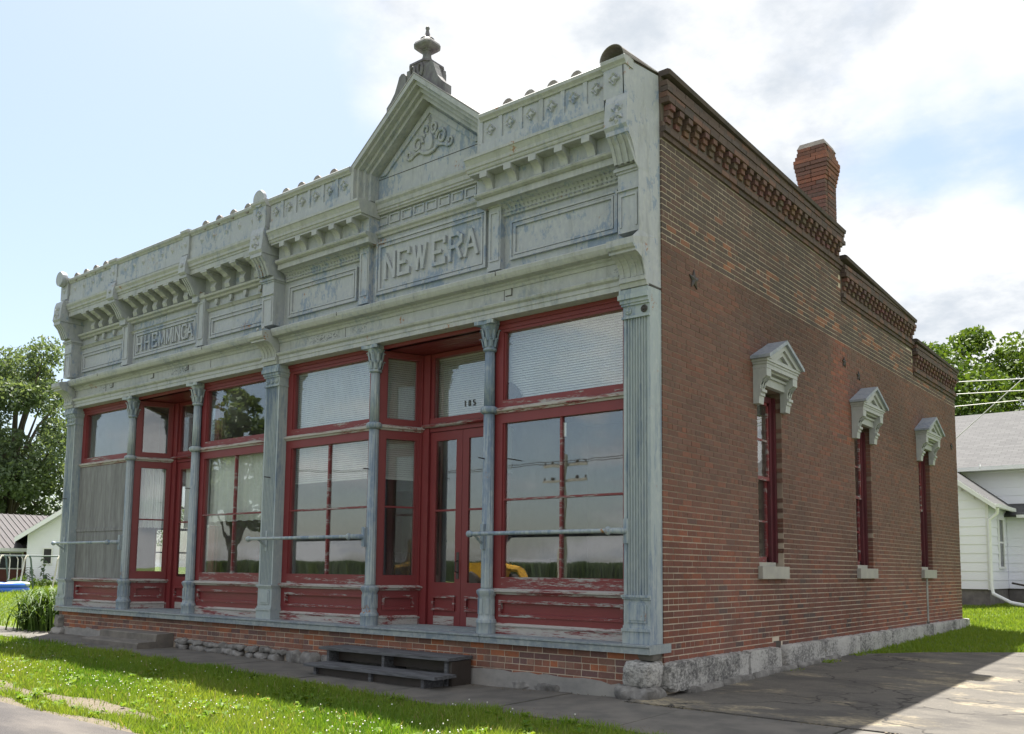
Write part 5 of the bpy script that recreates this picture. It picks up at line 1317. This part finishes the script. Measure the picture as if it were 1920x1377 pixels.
# crumbs of soil, gravel and clippings along the kerbless edge of the walk
V = []; F = []
for k in range(1500):
    x = r.uniform(-12, 5.5); y = walk_edge(x) + abs(r.randn()) * .16 - .04 if r.rand() < .6 else (-.62 + r.randn() * .05 if x > 0 else -.30 + abs(r.randn()) * -.05)
    q = r.uniform(.004, .013); z = float(gz(x, y)) + .024 + q * .3; o = len(V)
    V += [(x + q, y, z), (x, y + q, z), (x - q, y, z), (x, y - q, z), (x, y, z + q * .6)]
    F += [(o, o + 1, o + 4), (o + 1, o + 2, o + 4), (o + 2, o + 3, o + 4), (o + 3, o, o + 4)]
arr_mesh('grit', V, F, 'gravel', None, None, 'stuff')

# day lily clump at the left corner
def arching(name, cx, cy, n, rad, h, w, mat, seed, par):
    r = np.random.RandomState(seed); V = []; F = []; C = []
    for i in range(n):
        a = r.uniform(0, 2 * np.pi); rr = r.uniform(.3, 1) * rad; hh = h * r.uniform(.35, 1.05); x0, y0 = cx + r.normal(0, .26), cy + r.normal(0, .24); z0 = float(gz(x0, y0))
        o = len(V); m = 7
        for k in range(m):
            t = k / (m - 1); q = rr * (t ** 1.5); z = z0 + hh * (math.sin(min(t * 1.25, 1) * math.pi / 2 * 1.0) - max(0, t - .55) ** 1.6 * 1.5 * rr)
            ww = w * (1 - t ** 2.2) + .002
            for s in (-1, 1): V.append((x0 + math.cos(a) * q - s * math.sin(a) * ww, y0 + math.sin(a) * q + s * math.cos(a) * ww, z))
        for k in range(m - 1): F.append((o + 2 * k, o + 2 * k + 1, o + 2 * k + 3, o + 2 * k + 2)); C.append(r.rand())
    return arr_mesh(name, V, F, mat, C, par)
ly = tag(empty('daylily_clump'), 'clump of long arching green leaves at the left corner of the brick building', 'plant')
arching('leaves', -14.15, .15, 620, 1.0, .86, .015, 'lily', 4, ly); arching('leaves', -13.6, .3, 260, .75, .92, .015, 'lily', 9, ly)

# ================================================================== TREES
def tree(name, label, x, y, h, rad, mat, seed, zc=.62, nleaf=14000, leaf=.16, flat=1.0, group=None, cl=70):
    r = np.random.RandomState(seed); z0 = float(gz(x, y)); t = tag(empty(name, None, (x, y, z0)), label, 'tree', group)
    tr = MB(); tr.tube([(0, 0, -.3), (.05, .05, h * .2), (-.1, .1, h * .45), (.1, 0, h * .8)], h * .03, 10, h * .006)
    cs_ = []
    for k in range(cl):
        a = r.uniform(0, 2 * np.pi); u = r.uniform(-1, 1); q = r.uniform(.35, 1) ** .6; s = math.sqrt(1 - u * u)
        cs_.append((q * s * math.cos(a) * rad, q * s * math.sin(a) * rad, h * zc + q * u * h * (1 - zc) * flat * (1 if u > 0 else .85)))
    for k in range(0, cl, 3):
        c = cs_[k]; b = h * r.uniform(.18, .5)
        tr.tube([(0, 0, b), (c[0] * .45, c[1] * .45, b + (c[2] - b) * .6), c], h * .010, 6, h * .002)
    tr.obj('trunk', 'bark', t, True)
    c = np.array(cs_); cr = rad * r.uniform(.16, .34, cl)
    i = r.randint(0, cl, nleaf); d = r.normal(size=(nleaf, 3)); d /= np.linalg.norm(d, axis=1)[:, None]
    P = c[i] + d * (cr[i] * r.uniform(.35, 1.05, nleaf) ** .5)[:, None] * np.array([1, 1, .75])
    n1 = r.normal(size=(nleaf, 3)); n1 /= np.linalg.norm(n1, axis=1)[:, None]; n2 = np.cross(n1, r.normal(size=(nleaf, 3))); n2 /= np.linalg.norm(n2, axis=1)[:, None]
    L = leaf * r.uniform(.6, 1.3, nleaf)[:, None]
    V = np.stack([P - n1 * L, P + n2 * L * .5, P + n1 * L, P - n2 * L * .5], 1).reshape(-1, 3)
    F = np.arange(nleaf * 4).reshape(-1, 4)
    arr_mesh('crown', V, F, mat, np.clip(r.rand(nleaf) * .7 + .3 * r.rand(cl)[i], 0, 1), t)
    return t
tree('shade_tree', 'tall leafy tree rising behind the ribbed metal roof at the left edge', -76.0, 24.2, 20.5, 6.4, 'leafL', 11, .50, 46000, .18, 1.0, cl=95)
tree('small_tree', 'lower tree between the metal roof and the brick store', -64, 28.6, 10.0, 3.4, 'leafL', 12, .58, 12000, .13)
tree('shade_tree', 'broad bright green tree behind the shingle roof, right of the brick building', 2.6, 39, 13.4, 5.6, 'leafR', 21, .64, 42000, .14, cl=100, group='trees behind the white house')
tree('shade_tree', 'bright green tree touching the rear corner of the brick building', -5.6, 40, 12.9, 5.0, 'leafR', 22, .64, 34000, .14, cl=90, group='trees behind the white house')
tree('shade_tree', 'bare-branched lower tree between the two bright trees behind the shingle roof', -2.4, 43, 10.6, 4.2, 'leafR', 24, .58, 12000, .13, group='trees behind the white house')

# ================================================================== WHITE HOUSE ON THE RIGHT
hr = tag(empty('white_house', None, (0, 22, float(gz(0, 22)))), 'white sided house with grey shingle roof behind the brick building', 'house')
def hk(m, n, mat, par=hr, **k):
    o = m.obj(n, mat, par, **k); o.location = (0, -22, -float(gz(0, 22))) if par is hr else (0, 0, 0); return o
GZ0 = .35
def siding(par, x0, x1, y, z0, z1, hgt=.255, top=None, axis='x'):
    z = z0
    while z < z1 - .02:
        b = min(z + hgt, z1); a0, a1 = (x0, x1)
        if top: # clip against a raking top edge: top(z)->(x0,x1)
            a0, a1 = top(b)
        if a1 - a0 > .05:
            m = MB()
            if axis == 'x': m.ext([(y - .022, z), (y - .004, b + .01), (y, b + .01), (y, z)], 'x', a0, a1)
            else: m.ext([(y + .022, z), (y + .004, b + .01), (y, b + .01), (y, z)], 'y', a0, a1)
            hk(m, 'siding_board', 'siding', par)
        z = b
xE = -.93
hk(MB().box(-6.5, xE, 20.02, 27, .9, 3.45).box(-10, 9, 23.02, 31, .9, 4.75).box(xE + .002, 4.2, 22.52, 23, .9, 3.15), 'wall', 'siding')
hk(MB().box(-6.45, xE - .02, 20.06, 27, .0, .9).box(-9.9, 8.9, 23.06, 30.9, .0, .9).box(xE, 4.1, 22.58, 23, .0, .9), 'foundation', 'block')
rk = lambda z: (-6.5 if z < 3.5 else -6.2 + (z - 3.5) * 1.3, xE if z < 3.45 else xE - (z - 3.45) / .78)
hk(MB().ext([(-6.5, 3.4), (xE, 3.4), (xE, 3.45), (-3.7, 5.6), (-6.5, 3.45)], 'y', 20.03, 26.9), 'gable_wall', 'siding')
siding(hr, -6.5, xE, 20.02, .90, 5.4, .255, rk)
siding(hr, -10, 9, 23.02, 3.0, 4.75, .255)
siding(hr, xE + .03, 4.2, 22.52, .90, 3.15, .255)
siding(hr, 20.04, 22.5, xE, .90, 3.4, .255, None, 'y')
hk(MB().box(xE - .05, xE + .03, 19.985, 20.06, .88, 3.5), 'corner_board', 'whitetrim')
def slope(name, pts, mat, th=.05):
    """roof slab from 4 corners (eave a, eave b, ridge b, ridge a) with UVs in metres"""
    V = [Vector(p) for p in pts]; nn = (V[1] - V[0]).cross(V[3] - V[0]).normalized(); V2 = [v - nn * th * (1 if nn.z > 0 else -1) for v in V]
    m = MB().add(V + V2, [(0, 1, 2, 3), (7, 6, 5, 4), (0, 4, 5, 1), (1, 5, 6, 2), (2, 6, 7, 3), (3, 7, 4, 0)])
    o = hk(m, name, mat); me = o.data; uv = me.uv_layers.new(name='UVMap'); u = (V[1] - V[0]).normalized(); w = (V[3] - V[0]); w = (w - u * w.dot(u)).normalized()
    for l in me.loops: d = me.vertices[l.vertex_index].co - V[0]; uv.data[l.index].uv = (d.dot(u), d.dot(w))
    return o
slope('roof', [(-10.3, 22.55, 4.62), (9.3, 22.55, 4.62), (9.3, 27, 7.05), (-10.3, 27, 7.05)], 'shingle')
slope('roof', [(-10.3, 31.4, 4.62), (9.3, 31.4, 4.62), (9.3, 27, 7.05), (-10.3, 27, 7.05)], 'shingle')
slope('ell_roof', [(xE + .28, 19.75, 3.29), (xE + .28, 23.6, 3.29), (-3.7, 23.6, 5.66), (-3.7, 19.75, 5.66)], 'shingle')
slope('ell_roof', [(-6.78, 19.75, 3.29), (-6.78, 23.6, 3.29), (-3.7, 23.6, 5.66), (-3.7, 19.75, 5.66)], 'shingle')
slope('lean_to_roof', [(xE + .0, 22.2, 3.10), (4.5, 22.2, 3.10), (4.5, 23.0, 3.5), (xE + .0, 23.0, 3.5)], 'shingle')
hk(MB().ext([(xE + .28, 3.14), (xE + .28, 3.28), (-3.7, 5.64), (-3.7, 5.46)], 'y', 19.70, 19.75).ext([(-6.78, 3.14), (-6.78, 3.28), (-3.7, 5.64), (-3.7, 5.46)], 'y', 19.70, 19.748), 'barge_board', 'whitetrim')
hk(MB().box(xE + .26, xE + .36, 19.75, 22.2, 3.20, 3.30).box(-10.2, 9.2, 22.44, 22.56, 4.54, 4.66).box(xE + .37, 4.5, 22.10, 22.22, 3.02, 3.11), 'gutter', 'whitetrim')
for x in (-1.6, -.2, 1.2, 2.6): hk(MB().box(x, x + .03, 22.40, 22.5, 4.62, 4.74), 'gutter_hanger', 'whitetrim')
hk(MB().tube([(xE + .30, 19.86, 3.2), (xE + .28, 19.9, 3.05), (xE + .06, 19.93, 2.85), (xE + .05, 19.93, 1.0), (xE + .10, 19.9, .78), (xE + .6, 19.6, .55), (xE + 1.6, 18.9, .40)], .05, 8), 'downspout', 'whitetrim', smooth=True)
hw = empty('window', hr)
hk(MB().box(xE + .02, xE + .06, 21.20, 21.27, 1.55, 3.0).box(xE + .02, xE + .06, 21.83, 21.90, 1.55, 3.0).box(xE + .02, xE + .06, 21.27, 21.83, 2.94, 3.0).box(xE + .02, xE + .08, 21.16, 21.94, 1.49, 1.55).box(xE + .02, xE + .05, 21.27, 21.83, 2.24, 2.29), 'frame', 'whitetrim', hw); hw.location = (0, -22, -float(gz(0, 22)))
hk(MB().box(xE + .025, xE + .035, 21.27, 21.83, 1.56, 2.93), 'pane', 'darkglass', hw)
ac = tag(empty('air_conditioner', None, (.6, 20.8, float(gz(.6, 20.8)))), 'dark grey air conditioning unit beside the white house', 'air conditioner')
m = MB().box(-.4, .4, -.4, .4, 0, .06).box(-.4, .4, -.4, .4, .70, .76); m.obj('casing', 'rubber', ac); MB().box(-.36, .36, -.36, .36, .06, .70).obj('coil', 'black', ac)
l = MB()
for k in range(16): l.box(-.395, .395, -.40, -.385, .08 + k * .039, .095 + k * .039)
l.obj('louvre', 'steel', ac); MB().tube([(-.42, -.1, .45), (-.8, .3, .55), (-1.2, .5, .62)], .03, 6).obj('hose', 'black', ac)
# overhead wires
for i, (zl, zr, lab) in enumerate(((6.74, 6.62, 'topmost overhead wire in front of the trees on the right'), (6.41, 6.32, 'middle overhead wire in front of the trees on the right'), (6.08, 6.08, 'lowest level overhead wire in front of the trees on the right'), (5.30, 6.80, 'overhead service wire slanting across the trees on the right'))):
    pts = [(x, 19 + i * .12, zl + (zr - zl) * (x + 1.4) / 1.75 + (.0016 * (x + .5) ** 2 if i < 3 else 0)) for x in (np.linspace(-8, 14, 14) if i < 3 else np.linspace(-1.6, 1.6, 6))]
    tag(MB().tube(pts, .013, 6).obj('overhead_wire', 'wire'), lab, 'wire', 'overhead wires on the right')

# ================================================================== LEFT BACKGROUND (a yard 45-60 m off, turned towards the street corner)
TH = R_(66.69); PV = Vector((-41.10, 11.36, 0)); EX = Vector((math.cos(TH), math.sin(TH), 0)); EY = Vector((-math.sin(TH), math.cos(TH), 0))
def yard(name, x, y, label, cat, group=None, turn=0.0, z=None):
    p = PV + EX * x + EY * y; o = tag(empty(name, None, (p.x, p.y, float(gz(p.x, p.y)) if z is None else z)), label, cat, group)
    o.rotation_euler = (0, 0, TH + turn); return o
GH = .30
hl = yard('ribbed_roof_house', 0, 5.0, 'low house with ribbed metal roof, brick below, at the left edge', 'house', None, R_(17), 0)
MB().box(-11, 2.6, .95, 9, 0, 1.40).obj('brick_wall', 'redbrickfar', hl); MB().box(-11, 2.6, 1.0, 8.9, 1.40, 2.22).obj('upper_wall', 'redbrickfar', hl)
MB().ext([(0, 2.20), (5.2, 4.22), (10.4, 2.20), (10.4, 2.12), (5.2, 4.12), (0, 2.12)], 'x', -11.4, 2.9).obj('roof', 'ribroof', hl)
rib = None
for k in range(47):
    x = -11.3 + k * .30
    if rib is None: rib = MB().ext([(-.01, 2.201), (5.2, 4.221), (5.2, 4.262), (-.01, 2.242)], 'x', -.016, .016).obj('roof_rib', 'ribroof', hl, False, (x, 0, 0))
    else: inst(rib, hl, (x, 0, 0))
MB().box(-11.4, 2.9, -.06, -.012, 2.02, 2.20).obj('fascia', 'whitetrim', hl); MB().box(-11, 2.6, 0, .94, 2.06, 2.10).obj('soffit', 'whitetrim', hl)
for x in (-3.4, -1.5, .15):
    w = empty('window', hl)
    MB().box(x, x + 1.3, .90, .949, 1.95, 2.02).box(x, x + 1.3, .90, .949, 1.10, 1.16).box(x, x + .07, .90, .949, 1.16, 1.95).box(x + 1.23, x + 1.3, .90, .949, 1.16, 1.95).box(x + .62, x + .68, .90, .949, 1.16, 1.95).obj('frame', 'whitetrim', w); MB().box(x + .07, x + 1.23, .925, .94, 1.16, 1.95).obj('pane', 'darkglass', w)
gl = yard('white_garage', 0, 3.0, 'white sided gable building beside the left corner of the brick store', 'garage', None, 0, 0)
rz = lambda x: 2.74 + .745 * (x + .85) if x < 2.2 else 2.74 + .745 * (5.25 - x)
MB().ext([(-.30, 0), (4.7, 0), (4.7, rz(4.7) - .2), (2.2, rz(2.2) - .2), (-.30, rz(-.30) - .2)], 'y', .035, 8).obj('wall', 'siding', gl)
sd = MB(); z = .42
while z < 4.75:
    e = max(-.30, (z + .10 + .2 - 2.74) / .745 - .85); 
    if 4.4 - e > e: sd.ext([(0, z), (.022, z + .10), (.034, z + .10), (.034, z)], 'x', e, 4.4 - e)
    z += .10
o = sd.obj('siding_boards', 'siding', gl); o['kind'] = 'stuff'
MB().box(-.28, 4.68, .03, 7.9, -.1, .42).obj('foundation', 'block', gl)
MB().ext([(-.85, 2.56), (2.2, rz(2.2) - .18), (5.25, 2.56), (5.25, 2.74), (2.2, rz(2.2)), (-.85, 2.74)], 'y', -.45, 8.3).obj('roof', 'ribroof', gl)
MB().ext([(-.88, 2.46), (2.2, rz(2.2) - .28), (5.28, 2.46), (5.28, 2.71), (2.2, rz(2.2) - .02), (-.88, 2.71)], 'y', -.50, -.452).obj('barge_board', 'siding', gl)
w = empty('window', gl); x = .40
MB().box(x, x + .48, -.04, 0, 2.16, 2.23).box(x, x + .48, -.04, 0, 1.35, 1.42).box(x, x + .07, -.04, 0, 1.42, 2.16).box(x + .41, x + .48, -.04, 0, 1.42, 2.16).box(x + .07, x + .41, -.035, 0, 1.77, 1.82).obj('frame', 'whitetrim', w); MB().box(x + .07, x + .41, -.02, -.01, 1.42, 2.16).obj('pane', 'darkglass', w)
p = PV + EX * 1.17 + EY * 2.2
tag(MB().tube([(0, 0, -.2), (.03, 0, 6.2)], .022, 8).obj('antenna_pole', 'pole', None, False, (p.x, p.y, .3)), 'thin tall pole beside the white gable building', 'pole')
sg = yard('swing_set', 0, -5.0, 'green and cream metal swing frame in the left yard', 'swing set')
zt = 1.50
MB().tube([(-4, 0, zt), (1.75, 0, zt)], .032, 8).obj('top_bar', 'steel', sg)
for x in (-1.12, -.19, 1.06):
    for s in (-1, 1): MB().tube([(x, 0, zt), (x + s * .05, s * .1, zt + .01), (x + s * .11, s * .2, zt - .14), (x + s * .27, s * .7, .02)], .035, 8).obj('leg', 'steel' if s > 0 else 'cream', sg)
for x in (-.92, -.62, -.44): MB().tube([(x, 0, zt - .03), (x + .06, 0, zt - .16), (x + .06, 0, .55), (x + .03, 0, .45)], .022, 6).obj('hanger', 'cream', sg)
MB().box(-.95, -.38, -.12, .12, .42, .46).obj('seat', 'steel', sg)
pl = yard('paddling_pool', -1.22, -6.4, 'blue and white inflatable pool on the lawn at the left edge', 'pool')
def torus(R, r, z, mat, nm):
    V = []; F = []; n, m_ = 40, 10
    for i in range(n):
        a = 2 * math.pi * i / n
        for k in range(m_): b = 2 * math.pi * k / m_; q = R + r * math.cos(b); V.append((q * math.cos(a), q * math.sin(a), z + r * math.sin(b)))
    for i in range(n):
        for k in range(m_): F.append((i * m_ + k, ((i + 1) % n) * m_ + k, ((i + 1) % n) * m_ + (k + 1) % m_, i * m_ + (k + 1) % m_))
    return MB().add(V, F).obj(nm, mat, pl, 'all')
torus(1.05, .12, .11, 'pool', 'lower_ring'); torus(1.05, .11, .30, 'pool', 'upper_ring')
h = torus(.22, .11, .44, 'poolwhite', 'headrest'); h.location = (.72, -.3, .0); h.scale = (1.4, 1.0, .8)
MB().lathe(0, 0, [(1.0, .07), (1.0, .13)], 30).obj('floor', 'poolwhite', pl)
def sunflower(x, y, h, seed, label):
    r = np.random.RandomState(seed); p = yard('garden_plant', x, y, label, 'plant', 'garden plants along the white gable wall')
    MB().tube([(0, 0, -.1), (.02, 0, h * .5), (0, .02, h)], .016, 6).obj('stem', 'steel', p)
    for k in range(13):
        a = r.uniform(0, 6.28); z = h * (.18 + .065 * k); L = .26 * r.uniform(.7, 1.2)
        d = Vector((math.cos(a), math.sin(a), 0)); s = Vector((-math.sin(a), math.cos(a), 0)); b = Vector((0, 0, z))
        V = [b, b + d * L * .3 + s * L * .38 + Vector((0, 0, .03)), b + d * L * .7 + s * L * .28 - Vector((0, 0, .04)), b + d * L * 1.1 - Vector((0, 0, .12)), b + d * L * .7 - s * L * .28 - Vector((0, 0, .04)), b + d * L * .3 - s * L * .38 + Vector((0, 0, .03)), b + d * L * .55 + Vector((0, 0, .02))]
        arr_mesh('leaf', V, [(0, 1, 6), (1, 2, 6), (2, 3, 6), (3, 4, 6), (4, 5, 6), (5, 0, 6)], 'leafL', [r.rand()] * 6, p)
for i, (x, h, lab) in enumerate(((.50, 1.38, 'tallest broad-leaved garden plant against the white gable wall'), (-.10, .95, 'bushy broad-leaved plant beside the corner of the white gable wall'), (-.32, .70, 'shorter broad-leaved plant left of the white gable wall'), (.62, .6, 'low broad-leaved plant at the foot of the white gable wall'))):
    sunflower(x, 2.2, h, i + 3, lab)
for nm, x, y, lab, sd_ in (('garden_shrub', .55, -.5, 'row of low garden growth along the white gable wall', 51), ('garden_shrub', -.45, -3.6, 'low leafy growth behind the blue pool', 52)):
    p = PV + EX * x + EY * y; tree(nm, lab, p.x, p.y, .55, .55, 'leafR', sd_, .5, 1500, .04, cl=20)

# ================================================================== ACROSS THE STREET (seen mirrored in the shop glass)
up = tag(empty('utility_pole', None, (-20.3, -26, -.15)), 'wooden utility pole with cross arms mirrored in the right shop window', 'utility pole')
MB().tube([(0, 0, -.5), (.15, 0, 6.9)], .16, 10, .11).obj('post', 'pole', up)
for z in (6.35, 5.6): MB().box(-1.2, 1.4, -.16, -.05, z, z + .12).obj('cross_arm', 'pole', up)
for z in (6.47, 5.72):
    for dx in (-1.1, -.6, .8, 1.3): MB().lathe(dx, -.1, [(.05, z), (.06, z + .08), (.03, z + .16)], 8).obj('insulator', 'rubber', up)
for k, dx in enumerate((-1.1, 1.3)): tag(MB().tube([(x, -26.1, 6.4 + .002 * (x + 20.3) ** 2) for x in np.linspace(-60, 20, 24)], .02, 5).obj('street_wire', 'black', None, False, (dx * .1, dx * .3, 0)), 'street wire carried by the %s end of the upper cross arm' % ('left', 'right')[k], 'wire')
tree('street_tree', 'dark tree across the street mirrored in the left shop transom', -33, -17, 10.2, 2.3, 'leafL', 61, .62, 9000, .17)
tree('street_tree', 'tree across the street mirrored in the boarded bay transom', -53, -18, 10, 2.6, 'leafL', 62, .6, 6000, .2)
rr = np.random.RandomState(8); n = 60000
xx = rr.uniform(-120, 60, n); yy = -62 - rr.rand(n) ** 2 * 22; hh = rr.uniform(1.9, 2.3, n) ; w = .06; a = rr.uniform(0, 3.14, n)
z0 = gz(xx, yy) - .05
V = np.stack([np.stack([xx - w * np.cos(a), yy - w * np.sin(a), z0], -1), np.stack([xx + w * np.cos(a), yy + w * np.sin(a), z0], -1), np.stack([xx + 2 * w * np.cos(a), yy + 2 * w * np.sin(a), z0 + hh * .8], -1), np.stack([xx - w * np.cos(a), yy, z0 + hh], -1)], 1).reshape(-1, 3)
cf = arr_mesh('corn_field', V, np.arange(4 * n).reshape(-1, 4), 'leafL', rr.rand(n), None, 'stuff')
ex = tag(empty('loader', None, (-24.6, -25.5, -.15)), 'yellow wheel loader across the street mirrored in the shop door', 'loader')
MB().box(-1.6, 1.1, -.8, .8, .9, 1.8).box(-1.9, -1.2, -.7, .7, .8, 1.6).obj('body', 'yellow', ex); MB().box(-.5, .7, -.7, .7, 1.8, 2.2).box(-.5, .7, -.7, .7, 2.85, 2.95).box(-.5, -.4, -.7, .7, 2.2, 2.85).box(.6, .7, -.7, .7, 2.2, 2.85).obj('cab', 'yellow', ex); MB().box(-.38, .58, -.66, .66, 2.2, 2.84).obj('pane', 'darkglass', ex)
for x in (-1.1, 1.0):
    for y in (-.85, .85): o = MB().lathe(0, 0, [(.3, -.2), (.62, -.17), (.68, 0), (.62, .17), (.3, .2)], 20).obj('wheel', 'rubber', ex, True, (x, y, .68)); o.rotation_euler = (R_(90), 0, 0)
MB().tube([(1.0, 0, 1.7), (2.2, 0, 1.5), (2.9, 0, .6)], .16, 8).box(2.7, 3.4, -1.0, 1.0, .2, .9).obj('bucket_arm', 'yellow', ex)
